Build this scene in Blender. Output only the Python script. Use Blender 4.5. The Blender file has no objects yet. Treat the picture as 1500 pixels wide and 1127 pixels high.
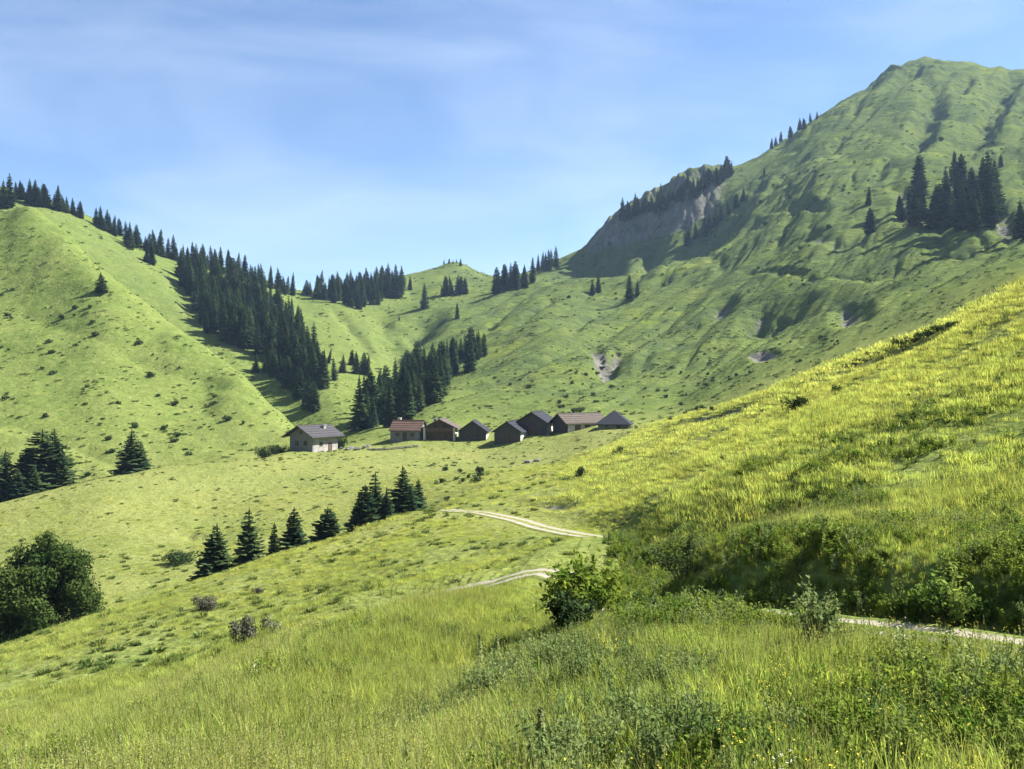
import bpy, math, random
import numpy as np
from mathutils import Vector

R = math.radians
sc = bpy.context.scene
COL = sc.collection

# ------------------------------------------------------------------ camera, sky, sun, exposure
F, CX, CY = 1299.0, 750.0, 563.5          # focal length and centre in photograph pixels (1500 x 1127)
cam_d = bpy.data.cameras.new('camera')
cam = bpy.data.objects.new('camera', cam_d)
COL.objects.link(cam)
cam.location = (0, 0, 0)
cam.rotation_euler = (R(90), 0, 0)
cam_d.sensor_fit = 'HORIZONTAL'
cam_d.sensor_width = 36.0
cam_d.lens = 36.0 * F / 1500.0
cam_d.clip_start = 0.1
cam_d.clip_end = 20000
sc.camera = cam

SUN_AZ, SUN_EL = R(77), R(45)             # to the right of the view direction and in front
world = bpy.data.worlds.new('World')
sc.world = world
world.use_nodes = True
wn = world.node_tree
wn.nodes.clear()
w_out = wn.nodes.new('ShaderNodeOutputWorld')
w_bg = wn.nodes.new('ShaderNodeBackground')
w_sky = wn.nodes.new('ShaderNodeTexSky')
w_sky.sky_type = 'NISHITA'
w_sky.sun_disc = False
w_sky.sun_elevation = SUN_EL
w_sky.sun_rotation = SUN_AZ
w_sky.altitude = 1400
w_sky.air_density = 1.0
w_sky.dust_density = 0.6
w_sky.ozone_density = 4.5
w_bg.inputs['Strength'].default_value = 0.058
# thin high cirrus: stretched noise over the sky directions
w_tc = wn.nodes.new('ShaderNodeTexCoord')
w_map = wn.nodes.new('ShaderNodeMapping')
w_map.inputs['Scale'].default_value = (1.3, 1.0, 4.0)
w_map.inputs['Rotation'].default_value = (0, R(14), 0)
w_noise = wn.nodes.new('ShaderNodeTexNoise')
w_noise.inputs['Scale'].default_value = 2.1
w_noise.inputs['Detail'].default_value = 5
w_noise.inputs['Roughness'].default_value = 0.5
w_noise.inputs['Distortion'].default_value = 0.6
w_rmp = wn.nodes.new('ShaderNodeMapRange')
w_rmp.inputs['From Min'].default_value = 0.42
w_rmp.inputs['From Max'].default_value = 0.80
w_rmp.inputs['To Min'].default_value = 0.0
w_rmp.inputs['To Max'].default_value = 0.42
w_mix = wn.nodes.new('ShaderNodeMix')
w_mix.data_type = 'RGBA'
w_mix.inputs['B'].default_value = (5.2, 6.0, 7.2, 1)
wn.links.new(w_tc.outputs['Generated'], w_map.inputs['Vector'])
wn.links.new(w_map.outputs['Vector'], w_noise.inputs['Vector'])
wn.links.new(w_noise.outputs['Fac'], w_rmp.inputs['Value'])
wn.links.new(w_rmp.outputs['Result'], w_mix.inputs['Factor'])
wn.links.new(w_sky.outputs['Color'], w_mix.inputs['A'])
wn.links.new(w_mix.outputs['Result'], w_bg.inputs['Color'])
wn.links.new(w_bg.outputs['Background'], w_out.inputs['Surface'])

sun_d = bpy.data.lights.new('sun', 'SUN')
sun_d.energy = 5.0
sun_d.angle = R(0.53)
sun_d.color = (1.0, 0.96, 0.89)
sun = bpy.data.objects.new('sun', sun_d)
COL.objects.link(sun)
SDIR = Vector((math.sin(SUN_AZ) * math.cos(SUN_EL), math.cos(SUN_AZ) * math.cos(SUN_EL), math.sin(SUN_EL)))
sun.rotation_euler = SDIR.to_track_quat('Z', 'Y').to_euler()
sun.location = SDIR * 300

sc.view_settings.view_transform = 'Standard'
sc.view_settings.look = 'None'
sc.view_settings.gamma = 1.0
sc.view_settings.use_curve_mapping = False
sc.view_settings.exposure = 1.76

rng = np.random.default_rng(7)
random.seed(7)

# ------------------------------------------------------------------ helpers: noise
def _hash(ix, iy, seed):
    h = (ix.astype(np.int64) * 374761393 + iy.astype(np.int64) * 668265263 + seed * 974634541) & 0xffffffff
    h = ((h ^ (h >> 13)) * 1274126177) & 0xffffffff
    h = (h ^ (h >> 16)) & 0xffffffff
    return h

def perlin(x, y, seed=0):
    x = np.asarray(x, dtype=np.float64); y = np.asarray(y, dtype=np.float64)
    ix = np.floor(x); iy = np.floor(y)
    fx = x - ix; fy = y - iy
    u = fx * fx * fx * (fx * (fx * 6 - 15) + 10)
    v = fy * fy * fy * (fy * (fy * 6 - 15) + 10)
    def g(dx, dy):
        a = _hash(ix + dx, iy + dy, seed) * (2 * math.pi / 4294967296.0)
        return np.cos(a) * (fx - dx) + np.sin(a) * (fy - dy)
    n00 = g(0, 0); n10 = g(1, 0); n01 = g(0, 1); n11 = g(1, 1)
    return ((n00 * (1 - u) + n10 * u) * (1 - v) + (n01 * (1 - u) + n11 * u) * v) * 1.5

def smooth(a, b, x):
    t = np.clip((x - a) / (b - a), 0, 1)
    return t * t * (3 - 2 * t)

# ------------------------------------------------------------------ terrain: ridge lines, hollows and slopes
# every line is a list of (px, py, distance ahead in metres)
LINES = [
 # ground at the foot of the picture and the near knoll
 [(-500,1230,11),(0,1190,10),(400,1190,8.5),(750,1190,7.2),(1100,1190,6.4),(1500,1190,6),(2000,1190,5.6)],
 [(2000,1038,9.2),(1800,1008,10.0),(1500,976,12.0),(1350,955,13.6),(1100,938,15.8),(960,926,17.3),(860,925,18.6),(790,950,19)],
 # near grass edge on the left
 [(720,893,26),(690,884,28),(600,910,25),(450,962,20.5),(300,1035,17),(150,1095,15),(0,1150,13.5),(-400,1260,13)],
 [(800,952,18.5),(740,992,16.3),(680,1042,14),(640,1100,12)],
 [(775,938,22.5),(700,982,19.8),(640,1035,16.6),(590,1092,13.8)],
 # hillside between near edge and the left crest
 [(-400,1180,20),(0,1095,22),(300,1000,30),(450,930,36),(600,866,40),(700,842,41)],
 [(-400,1100,32),(0,1020,34),(300,925,43),(450,862,52),(600,805,58),(700,797,56)],
 [(-400,1060,48),(0,952,56),(150,905,62),(300,852,70),(400,818,75),(500,786,79),(600,754,84),(640,746,87)],
 # track shelf
 [(2000,1025,11.6),(1800,985,12.6),(1500,948,15.5),(1350,928,17.5),(1200,910,19.5),(1100,900,21),(930,889,24),(870,873,28),(815,848,34)],
 [(862,796,47),(850,789,51),(800,773,60),(750,760,69),(700,751,78),(650,745,88)],
 [(780,815,45),(760,800,50)],
 # cut bank and hillside on the right
 [(2000,965,12.8),(1800,945,13.8),(1500,926,16.6),(1350,905,18.8),(1200,892,21),(1100,883,22.6),(960,876,25.5),(900,868,28.5)],
 [(1800,885,14.6),(1500,866,17.5),(1350,848,19.7),(1200,832,22),(1100,828,23.7),(960,822,26.6)],
 [(2000,830,16.4),(1800,805,18.2),(1500,795,21),(1350,782,23.4),(1200,774,26.3),(1100,778,27.8),(960,786,30.2),(890,790,34)],
 [(2000,700,20),(1800,690,23),(1500,690,28),(1350,695,31),(1200,700,34.5),(1100,712,37.5),(1000,735,41),(930,762,46)],
 [(2000,560,27),(1800,570,30),(1500,585,36),(1350,600,41),(1200,620,49),(1100,645,57),(1000,675,68),(900,715,76),(820,738,78)],
 [(2000,400,37),(1800,440,41),(1500,490,48),(1350,530,58),(1200,565,74),(1100,600,88),(1000,640,105),(900,675,115),(800,705,118),(730,722,110)],
 [(2000,255,44),(1800,330,50),(1500,425,62),(1400,468,74),(1320,500,87),(1240,528,100),(1150,568,122),(1050,598,152),(950,624,188)],
 # hollow behind the left crest
 [(-400,1080,70),(0,1005,80),(150,960,84),(300,905,95),(400,870,102),(500,830,108),(600,780,115),(680,735,118)],
 # meadow below the village
 [(-400,950,110),(0,905,110),(150,870,116),(300,842,124),(400,812,132),(500,772,148),(620,732,150),(720,705,150)],
 [(-400,870,140),(0,810,145),(150,770,155),(300,742,172),(500,712,184),(620,698,186),(750,688,180)],
 [(-400,790,165),(0,738,176),(130,706,188),(250,682,199),(400,668,212),(450,667,217),(600,664,221),(700,667,220),(800,664,210),(900,650,196)],
 # village terrace
 [(420,665,227),(460,665,227),(500,661,231),(560,653,237),(600,644,241),(645,644,241),(692,644,239),(745,649,229),(780,642,229),(830,637,227),(870,631,223),(900,629,222),(960,626,217)],
 # dip behind the meadow, left
 [(-400,820,195),(0,765,205),(130,730,212),(250,704,222),(380,680,236)],
 # big left hill
 [(-400,740,220),(0,712,222),(150,680,236),(300,650,256),(400,646,258)],
 [(-400,560,275),(0,600,275),(150,595,278),(300,585,300)],
 [(-400,420,340),(0,500,335),(150,500,330),(230,500,340)],
 [(-400,260,400),(0,400,395),(90,410,385)],
 [(-500,60,480),(-300,160,468),(0,313,450),(40,303,446),(100,346,425),(150,398,400),(220,450,380),(300,508,350),(360,560,322),(410,606,296),(450,646,274)],
 [(-400,190,530),(0,345,520),(60,345,515),(150,440,480),(220,498,460),(300,556,425),(360,598,395),(410,632,360),(460,655,320)],
 # back left ridge
 [(-400,130,640),(-200,210,620),(0,286,600),(60,300,600),(120,320,612),(200,358,632),(270,382,652),(340,398,675),(400,420,705),(430,433,722),(500,430,765),(580,415,822),(620,400,880),(645,391,930),(665,384,945),(685,391,950),(700,399,950),(730,408,950),(770,402,930),(830,379,902),(865,358,895)],
 [(120,352,560),(200,402,550),(270,440,545),(340,470,540),(400,495,535)],
 [(220,460,505),(290,500,480),(350,540,448),(400,560,430),(450,585,400),(500,612,360),(530,636,320)],
 # middle spur, the gully right of it
 [(430,440,700),(470,463,640),(520,505,560),(560,560,455),(552,600,390),(545,630,325)],
 [(550,432,765),(565,470,680),(585,520,560),(592,555,480),(590,590,410),(570,622,345)],
 [(600,432,790),(640,430,770),(700,432,770)],
 [(610,470,650),(650,470,640),(720,465,620)],
 [(640,530,500),(690,505,520),(740,490,520)],
 [(625,600,340),(665,565,400),(700,545,430),(740,530,430)],
 [(600,632,285),(680,615,300),(740,610,300)],
 # right mountain
 [(800,605,300),(900,596,300),(1000,592,290),(1100,562,260),(1200,535,240),(1350,478,225),(1500,405,215),(1800,330,230)],
 [(800,550,375),(900,552,370),(1000,540,370),(1100,520,335),(1200,482,325),(1350,422,320),(1500,352,330),(1800,300,340)],
 [(800,500,455),(900,502,452),(1000,482,450),(1100,468,412),(1200,430,400),(1350,370,402),(1500,302,440),(1800,255,450)],
 [(800,450,565),(900,455,555),(1000,432,535),(1100,410,492),(1200,378,462),(1350,312,482),(1500,232,572),(1800,210,600)],
 [(800,415,720),(900,415,670),(1000,384,680),(1100,350,602),(1200,318,545),(1350,240,602)],
 [(1100,300,742),(1200,258,665),(1350,168,785),(1500,160,765),(1800,170,800)],
 # cliff foot and top
 [(845,384,850),(870,382,835),(900,376,818),(950,366,800),(1000,352,785),(1040,325,790)],
 [(870,356,848),(890,338,836),(910,325,830),(950,309,815),(1000,286,805),(1040,268,815)],
 [(910,320,900),(980,287,905),(1060,255,925),(1100,238,950),(1150,205,978),(1200,172,1000),(1250,140,1020),(1284,118,1036),(1296,101,1042),(1316,104,1048),(1328,94,1052),(1345,91,1055),(1364,95,1057),(1380,101,1058),(1420,97,1062),(1460,107,1064),(1500,103,1062),(1800,140,1050),(2100,170,1040)],
 # land behind the skyline
 [(-500,330,900),(0,380,850),(300,470,950),(600,480,1250),(900,430,1300),(1200,300,1350),(1500,240,1400),(2100,280,1400)],
 # hollow behind the near right hill
 [(1800,395,95),(1500,470,108),(1350,525,125),(1200,572,150),(1100,600,185),(1000,620,214)],
]
P = []
for ln in LINES:
    ln = np.array(ln, float)
    az = np.arctan((ln[:, 0] - CX) / F)
    rr = np.log(ln[:, 2] / np.cos(az))
    s = (CY - ln[:, 1]) / F * np.cos(az)
    seg = np.hypot(np.diff(az) / 0.030, np.diff(rr) / 0.12)
    for k in range(len(ln) - 1):
        n = max(1, int(round(seg[k])))
        for t in np.arange(n) / n:
            P.append((az[k] * (1 - t) + az[k + 1] * t, rr[k] * (1 - t) + rr[k + 1] * t, s[k] * (1 - t) + s[k + 1] * t))
    P.append((az[-1], rr[-1], s[-1]))
for a in np.linspace(-0.8, 0.8, 14):
    P.append((a, math.log(1.5), -1.65 / 1.5))
    P.append((a, math.log(3.0), -0.72))
    P.append((a, math.log(2600), 0.0))
    P.append((a, math.log(7000), -0.01))
P = np.array(P)
AU, RU = 0.085, 0.30
pu, pv, ps = P[:, 0] / AU, P[:, 1] / RU, P[:, 2]

def tps_k(d2):
    return 0.5 * d2 * np.log(d2 + 1e-9)

n = len(P)
A = np.zeros((n + 3, n + 3))
A[:n, :n] = tps_k((pu[:, None] - pu[None]) ** 2 + (pv[:, None] - pv[None]) ** 2) + np.eye(n) * 0.004
A[:n, n] = 1; A[:n, n + 1] = pu; A[:n, n + 2] = pv
A[n:, :n] = A[:n, n:].T
W = np.linalg.solve(A, np.concatenate([ps, np.zeros(3)]))

CA = np.linspace(-0.78, 0.78, 200)
CR = np.linspace(math.log(1.4), math.log(7000), 260)
CS = np.zeros((200, 260))
gv = CR / RU
for i, a in enumerate(CA):
    d2 = (a / AU - pu[None]) ** 2 + (gv[:, None] - pv[None]) ** 2
    CS[i] = tps_k(d2) @ W[:n] + W[n] + W[n + 1] * a / AU + W[n + 2] * gv

def catmull(f):
    f2 = f * f; f3 = f2 * f
    return (-0.5 * f + f2 - 0.5 * f3, 1 - 2.5 * f2 + 1.5 * f3, 0.5 * f + 2 * f2 - 1.5 * f3, -0.5 * f2 + 0.5 * f3)

def wmat(x, grid):
    t = np.clip((x - grid[0]) / (grid[1] - grid[0]), 0, len(grid) - 1.001)
    i = np.floor(t).astype(int); w = catmull(t - i)
    M = np.zeros((len(x), len(grid)))
    for k in range(4):
        np.add.at(M, (np.arange(len(x)), np.clip(i + k - 1, 0, len(grid) - 1)), w[k])
    return M

AZF = R(43.0)
NAF = 900
side = np.linspace(AZF, math.pi, 46)[1:]
AZ = np.concatenate([-side[::-1], np.linspace(-AZF, AZF, NAF), side[:-1]])
LR = np.concatenate([np.linspace(math.log(1.5), math.log(12), 130)[:-1], np.linspace(math.log(12), math.log(200), 300)[:-1],
                     np.linspace(math.log(200), math.log(1150), 470)[:-1], np.linspace(math.log(1150), math.log(3000), 40)])
RR = np.exp(LR)
S = wmat(np.clip(AZ, -0.77, 0.77), CA) @ CS @ wmat(LR, CR).T      # z / r on the polar grid
Z = S * RR[None, :]
X = np.sin(AZ)[:, None] * RR[None]
Y = np.cos(AZ)[:, None] * RR[None]

# relief: bumps whose size follows their wavelength, none larger than the place they sit in
rgrid = np.broadcast_to(RR[None], X.shape)
pxg = CX + F * np.tan(np.clip(AZ, -1.2, 1.2))[:, None] * np.ones_like(rgrid)
mount = smooth(230, 420, rgrid) * smooth(560, 760, pxg)           # the rough mountain on the right
base_Z = Z.copy()
lefth0 = smooth(215, 250, rgrid) * (1 - smooth(700, 800, rgrid)) * (1 - smooth(560, 640, pxg))
for k, lam in enumerate([150, 80, 42, 22, 11, 5.5, 2.7, 1.3, 0.6]):
    w = 1 - smooth(0.10, 0.30, lam / rgrid)
    w = w * smooth(0.5, 3.0, lam / (rgrid * 0.0035))
    amp = (0.011 if lam > 20 else 0.016) * lam
    amp = amp * (1 + (1.7 if lam <= 22 else 1.5) * mount + 1.2 * lefth0)
    Z += w * amp * perlin(X / lam + 17.3 * k, Y / lam - 9.1 * k, 11 + k)
# gullies running down the mountain's fall line (towards lower left) and ledges along the contours
fall = (X * 0.80 - Y * 0.60)                                     # across the fall line
alongf = (X * 0.60 + Y * 0.80)
wob = 14 * perlin(alongf / 90, fall / 90, 51)
g1 = np.abs(perlin((fall + wob) / 46, alongf / 260, 41))
g2 = np.abs(perlin((fall + wob) / 19, alongf / 120, 42))
Z += mount * (1 - smooth(1150, 1400, rgrid)) * (np.minimum(g1, 0.35) * 13.0 + np.minimum(g2, .3) * 4.5 - 3.5 + 2.6 * np.minimum(np.abs(perlin((fall + wob * .6) / 8, alongf / 45, 43)), .3))
_ph = (base_Z / 2.6 + 2.6 * perlin(X / 60, Y / 60, 61)) / 6.283
led = 2 * np.abs((_ph - np.floor(_ph)) - .8 * (_ph - np.floor(_ph) > .8) * 5 * (_ph - np.floor(_ph) - .8)) - .8
led = led * smooth(-0.1, 0.5, perlin(X / 85, Y / 85, 62))
Z += mount * 1.5 * led
lefth = smooth(215, 250, rgrid) * (1 - smooth(470, 520, rgrid)) * (1 - smooth(440, 520, pxg))
Z += lefth * (0.13 * np.sin(base_Z / 0.9 + 4.0 * perlin(X / 40, Y / 40, 63)) + 3.2 * np.minimum(np.abs(perlin((X * 0.5 + Y * 0.85) / 34, (X * .85 - Y * .5) / 150, 64)), .3))
# low terraces trodden by cattle on the nearer slopes
tr = np.sin(base_Z / 0.28 + 2.5 * perlin(X / 14, Y / 14, 65)) * smooth(0.0, 0.4, perlin(X / 22, Y / 22, 66))
Z += 0.05 * tr * smooth(24, 40, rgrid) * (1 - smooth(190, 230, rgrid))

pyg = CY - F * Z / np.maximum(Y, 1.0)
foot = np.interp(pxg[:, 0], [845, 900, 950, 1000, 1060], [378, 364, 352, 337, 307])[:, None]
cliff = smooth(845, 870, pxg) * (1 - smooth(1040, 1075, pxg)) * smooth(770, 790, rgrid * np.cos(AZ)[:, None]) * (1 - smooth(900, 960, rgrid)) * (1 - smooth(-7, 3, pyg - foot))
Z += cliff * (1 - smooth(845, 870, rgrid * np.cos(AZ)[:, None])) * (4.0 * perlin(X / 9, Y / 40, 95) + 2.6 * perlin(X / 4, Y / 14, 96))

crag = smooth(1262, 1288, pxg) * (1 - smooth(1372, 1400, pxg)) * smooth(1012, 1030, rgrid) * (1 - smooth(1075, 1100, rgrid))
Z += crag * (9.0 * np.abs(perlin(X / 16, Y / 70, 97)) + 3.0 * perlin(X / 6, Y / 20, 98) - 1.5)

def world_pt(px, py, d):
    return ((px - CX) / F * d, d, (CY - py) / F * d)

def cell(x, y):
    az = np.arctan2(x, y); lr = np.log(np.maximum(np.hypot(x, y), 1.51))
    i = np.clip(np.searchsorted(AZ, az) - 1, 0, len(AZ) - 2)
    j = np.clip(np.searchsorted(LR, lr) - 1, 0, len(LR) - 2)
    fi = (az - AZ[i]) / (AZ[i + 1] - AZ[i]); fj = (lr - LR[j]) / (LR[j + 1] - LR[j])
    return i, j, np.clip(fi, 0, 1), np.clip(fj, 0, 1)

def ground(x, y, G=None):
    G = Z if G is None else G
    i, j, a, b = cell(np.asarray(x, float), np.asarray(y, float))
    return (G[i, j] * (1 - a) + G[i + 1, j] * a) * (1 - b) + (G[i, j + 1] * (1 - a) + G[i + 1, j + 1] * a) * b

def hit(px, py, rmin=4.0):
    """the first point of the land seen at a photograph pixel beyond rmin metres"""
    az = math.atan((px - CX) / F)
    s = (CY - py) / F * math.cos(az)
    i = int(np.clip(np.searchsorted(AZ, az), 1, len(AZ) - 1))
    if az - AZ[i - 1] < AZ[i] - az: i -= 1
    col = Z[i] / RR
    ok = np.nonzero((col >= s) & (RR > rmin) & (RR < 1200))[0]
    if len(ok) == 0: return None
    r = RR[ok[0]]
    x, y = r * math.sin(az), r * math.cos(az)
    return x, y, float(ground(x, y))

def polyline(pts, step):
    pts = np.array(pts, float)
    d = np.concatenate([[0], np.cumsum(np.hypot(*np.diff(pts[:, :2], axis=0).T))])
    t = np.arange(0, d[-1], step)
    # Catmull-Rom through the points
    seg = np.clip(np.searchsorted(d, t, side='right') - 1, 0, len(pts) - 2)
    f = (t - d[seg]) / (d[seg + 1] - d[seg])
    w = catmull(f)
    idx = lambda k: np.clip(seg + k, 0, len(pts) - 1)
    return sum(w[k][:, None] * pts[idx(k - 1)] for k in range(4))

def near_line(pts, reach):
    """grid vertices within reach of a resampled polyline: (i, j, distance, index on line)"""
    pts = np.asarray(pts)
    x0, y0 = pts[:, 0].min() - reach, pts[:, 1].min() - reach
    x1, y1 = pts[:, 0].max() + reach, pts[:, 1].max() + reach
    ii, jj = np.nonzero((X > x0) & (X < x1) & (Y > y0) & (Y < y1))
    best = np.full(len(ii), 1e9); bi = np.zeros(len(ii), int)
    for k, p in enumerate(pts):
        d = np.hypot(X[ii, jj] - p[0], Y[ii, jj] - p[1])
        m = d < best
        best[m] = d[m]; bi[m] = k
    m = best < reach
    return ii[m], jj[m], best[m], bi[m]

ROCK = .32 * crag      # bare stone and earth
TALL = np.zeros_like(Z)

# --- eroded gullies, shadow furrows and banks (pixel lines on the visible land)
def furrow(line, width, depth, bare=0.0, rmin=60):
    q = [hit(px, py, rmin) for px, py in line]
    q = [p for p in q if p]
    if len(q) < 2: return
    pts = polyline(q, max(1.0, width * 0.3))
    i, j, d, b = near_line(pts, width)
    taper = np.sin(np.pi * np.clip((b + 0.5) / len(pts), 0.03, 0.97)) ** 0.5
    nz = 1 + 0.45 * perlin(X[i, j] / (width * .7), Y[i, j] / (width * .7), 91)
    prof = (1 - smooth(0, 1, d / width)) * taper * np.clip(nz, .3, 1.7)
    Z[i, j] -= depth * prof
    ROCK[i, j] = np.maximum(ROCK[i, j], np.clip(bare * prof * 1.6, 0, 1))

furrow([(1372,130),(1362,165),(1350,195),(1338,222)], 17, 17, 0)
furrow([(1492,108),(1472,130),(1448,165),(1435,195),(1420,218)], 17, 18, 0)
furrow([(1420,112),(1400,135)], 12, 10, 0)
furrow([(1335,100),(1320,118),(1300,132)], 16, 14, .2)
furrow([(1296,108),(1262,138),(1235,152)], 11, 9, .2)
furrow([(1175,236),(1150,255),(1122,285)], 11, 9, .15)
furrow([(1160,300),(1200,302),(1240,298)], 9, 7, .3)
furrow([(1250,355),(1230,358),(1180,348)], 10, 4, .3)
furrow([(1062,395),(1010,372)], 8, 3, .2)
furrow([(1165,452),(1140,470),(1115,486)], 15, 9, .35)
furrow([(1060,440),(1055,465)], 11, 7, .45)
furrow([(1240,440),(1255,470)], 9, 6, .45)
furrow([(872,512),(884,535),(890,556)], 7, 5, .7)
furrow([(908,513),(893,545)], 6, 4, .45)
furrow([(985,480),(960,498),(930,505)], 9, 5, .3)
furrow([(860,470),(835,492)], 7, 3, .2)
furrow([(1030,470),(1000,490),(965,512)], 8, 5, .3)
furrow([(1130,440),(1110,470),(1098,490)], 9, 6, .3)
furrow([(1290,150),(1240,195),(1190,235)], 9, 5, .1)
furrow([(1240,190),(1190,245),(1130,300)], 9, 5, .1)
furrow([(1300,200),(1250,215),(1220,235)], 7, 4, .1)
furrow([(1110,320),(1080,350),(1050,372)], 8, 5, .1)
furrow([(1310,170),(1350,168),(1390,172)], 6, 4, .3)
furrow([(1380,215),(1420,220),(1460,214)], 6, 4, .3)
furrow([(1310,270),(1325,290),(1330,330)], 9, 6, .4)
furrow([(1465,300),(1475,330),(1490,345)], 9, 6, .4)
furrow([(760,440),(725,470),(690,500)], 8, 4, 0)
furrow([(820,430),(780,460),(740,490)], 8, 4, 0)
furrow([(1010,400),(960,425),(900,455)], 8, 4, 0)
furrow([(1090,395),(1180,405),(1280,400)], 5, 2.5, .2)
furrow([(1000,520),(930,545),(870,575)], 5, 2.5, .1, 240)
furrow([(1105,516),(1130,524)], 6, 2.2, .9)
furrow([(1120,590),(1080,600),(1040,610),(985,624)], 3.0, 1.7, 1.1, 90)
furrow([(1395,486),(1345,506),(1295,526),(1250,542)], 2.2, 1.5, 1.1, 40)
furrow([(940,570),(900,590),(880,598)], 4, 1.6, .3, 100)
furrow([(622,458),(614,482),(606,505)], 24, 15, 0)
furrow([(1470,352),(1390,374),(1295,394)], 30, 8, 0)  # added hollow, carved so the tree clump's shadow spreads wider
furrow([(560,470),(572,505),(585,540)], 14, 5, 0)
furrow([(488,452),(520,490),(545,525)], 9, 3, 0)
furrow([(300,470),(272,440),(262,420)], 12, 4, .2)
furrow([(340,796),(300,792),(250,775)], 3, .8, 0, 100)
furrow([(855,742),(800,738),(755,735)], 2.0, 0.7, .5, 40)

# --- the dirt track: a main line and a short branch, let into the slope
ROAD = [world_pt(*p) for p in [(2600,1180,9),(2000,1025,11.6),(1800,985,12.6),(1500,948,15.5),(1350,928,17.5),(1200,910,19.5),(1100,900,21),(930,889,24),(880,876,28),(862,856,33),(878,818,41),(878,799,47),(850,787,52.5),(800,773,60),(750,760,69),(700,751,78),(650,745,88),(600,742,99)]]
SPUR = [world_pt(*p) for p in [(846,846,33.6),(800,843,35.6),(745,851,36),(690,861,36.4),(600,884,36.5)]]
ROADS = []
for pts, wid in ((SPUR, 1.05), (ROAD, 1.1)):
    c = polyline(pts, 0.35)
    if wid > 1.07: c[:, 2] = ground(c[:, 0], c[:, 1])
    for _ in range(14 if wid < 1.07 else 60): c[1:-1, 2] = (c[:-2, 2] + c[1:-1, 2] * 2 + c[2:, 2]) / 4
    wide_ = 6.5 if wid < 1.07 else 0.0
    i, j, d, b = near_line(c, 4.6 + wide_)
    w = 1 - smooth(wid + 0.3, 2.5 + 1.9 * smooth(25, 30, Y[i, j]) + wide_, d)
    Z[i, j] = Z[i, j] * (1 - w) + (c[b, 2] - 0.07) * w
    ROADS.insert(0, (c, wid))
ROAD_ALL = np.concatenate([c for c, _ in ROADS])

# ------------------------------------------------------------------ materials
def mat(name):
    m = bpy.data.materials.new(name); m.use_nodes = True
    m.node_tree.nodes.clear()
    return m, m.node_tree

def nd(t, kind, **kw):
    x = t.nodes.new(kind)
    for k, v in kw.items(): setattr(x, k, v)
    return x

def noise_node(t, vec, scale, detail=4, rough=0.55, dist=0.0):
    x = nd(t, 'ShaderNodeTexNoise')
    x.inputs['Scale'].default_value = scale; x.inputs['Detail'].default_value = detail
    x.inputs['Roughness'].default_value = rough; x.inputs['Distortion'].default_value = dist
    t.links.new(vec, x.inputs['Vector'])
    return x.outputs['Fac']

def remap(t, val, a, b, c=0.0, d=1.0):
    x = nd(t, 'ShaderNodeMapRange')
    for k, v in zip(('From Min', 'From Max', 'To Min', 'To Max'), (a, b, c, d)): x.inputs[k].default_value = v
    t.links.new(val, x.inputs['Value'])
    return x.outputs['Result']

def mixc(t, fac, a, b, blend='MIX'):
    x = nd(t, 'ShaderNodeMix', data_type='RGBA', blend_type=blend)
    for s, v in (('Factor', fac), ('A', a), ('B', b)):
        if isinstance(v, (tuple, list)): x.inputs[s].default_value = (*v, 1) if len(v) == 3 else v
        elif isinstance(v, (int, float)): x.inputs[s].default_value = v
        else: t.links.new(v, x.inputs[s])
    return x.outputs['Result']

def math_node(t, op, a, b):
    x = nd(t, 'ShaderNodeMath', operation=op)
    for k, v in enumerate((a, b)):
        if isinstance(v, (int, float)): x.inputs[k].default_value = v
        else: t.links.new(v, x.inputs[k])
    return x.outputs[0]

# colour of the meadow by place: shared by the land and by the grass that grows on it
MG = bpy.data.node_groups.new('meadow_colour', 'ShaderNodeTree')
MG.interface.new_socket('Color', in_out='OUTPUT', socket_type='NodeSocketColor')
_go = nd(MG, 'NodeGroupOutput'); _ge = nd(MG, 'ShaderNodeNewGeometry')
_p = _ge.outputs['Position']
_big = remap(MG, noise_node(MG, _p, 0.013, 4, .6), .32, .68)
_mid = remap(MG, noise_node(MG, _p, 0.11, 5, .62, .4), .34, .66)
_sm = remap(MG, noise_node(MG, _p, 0.9, 4, .6), .33, .67)
_c = mixc(MG, _big, (0.082, 0.124, 0.026), (0.132, 0.163, 0.042))
_c = mixc(MG, math_node(MG, 'MULTIPLY', _mid, .62), _c, (0.160, 0.184, 0.058))
_c = mixc(MG, math_node(MG, 'MULTIPLY', _sm, .55), _c, (0.052, 0.086, 0.020))
_len = nd(MG, 'ShaderNodeVectorMath', operation='LENGTH'); MG.links.new(_p, _len.inputs[0])
_pt = remap(MG, noise_node(MG, _p, 0.42, 4, .6, .5), .50, .66)
_c = mixc(MG, math_node(MG, 'MULTIPLY', _pt, .55), _c, (0.190, 0.206, 0.060))
_hay = math_node(MG, 'MULTIPLY', remap(MG, _len.outputs['Value'], 15, 70), remap(MG, _len.outputs['Value'], 225, 300, 1, 0))
_hay = math_node(MG, 'MULTIPLY', _hay, remap(MG, noise_node(MG, _p, 0.05, 5, .65), .25, .6, .25, .72))
_c = mixc(MG, _hay, _c, (0.188, 0.193, 0.064))
_fine = remap(MG, noise_node(MG, _p, 3.2, 3, .6), .36, .64, .72, 1.22)
_vm = nd(MG, 'ShaderNodeVectorMath', operation='SCALE'); MG.links.new(_c, _vm.inputs[0]); MG.links.new(_fine, _vm.inputs['Scale']); _c = _vm.outputs[0]
MG.links.new(_c, _go.inputs['Color'])

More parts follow.
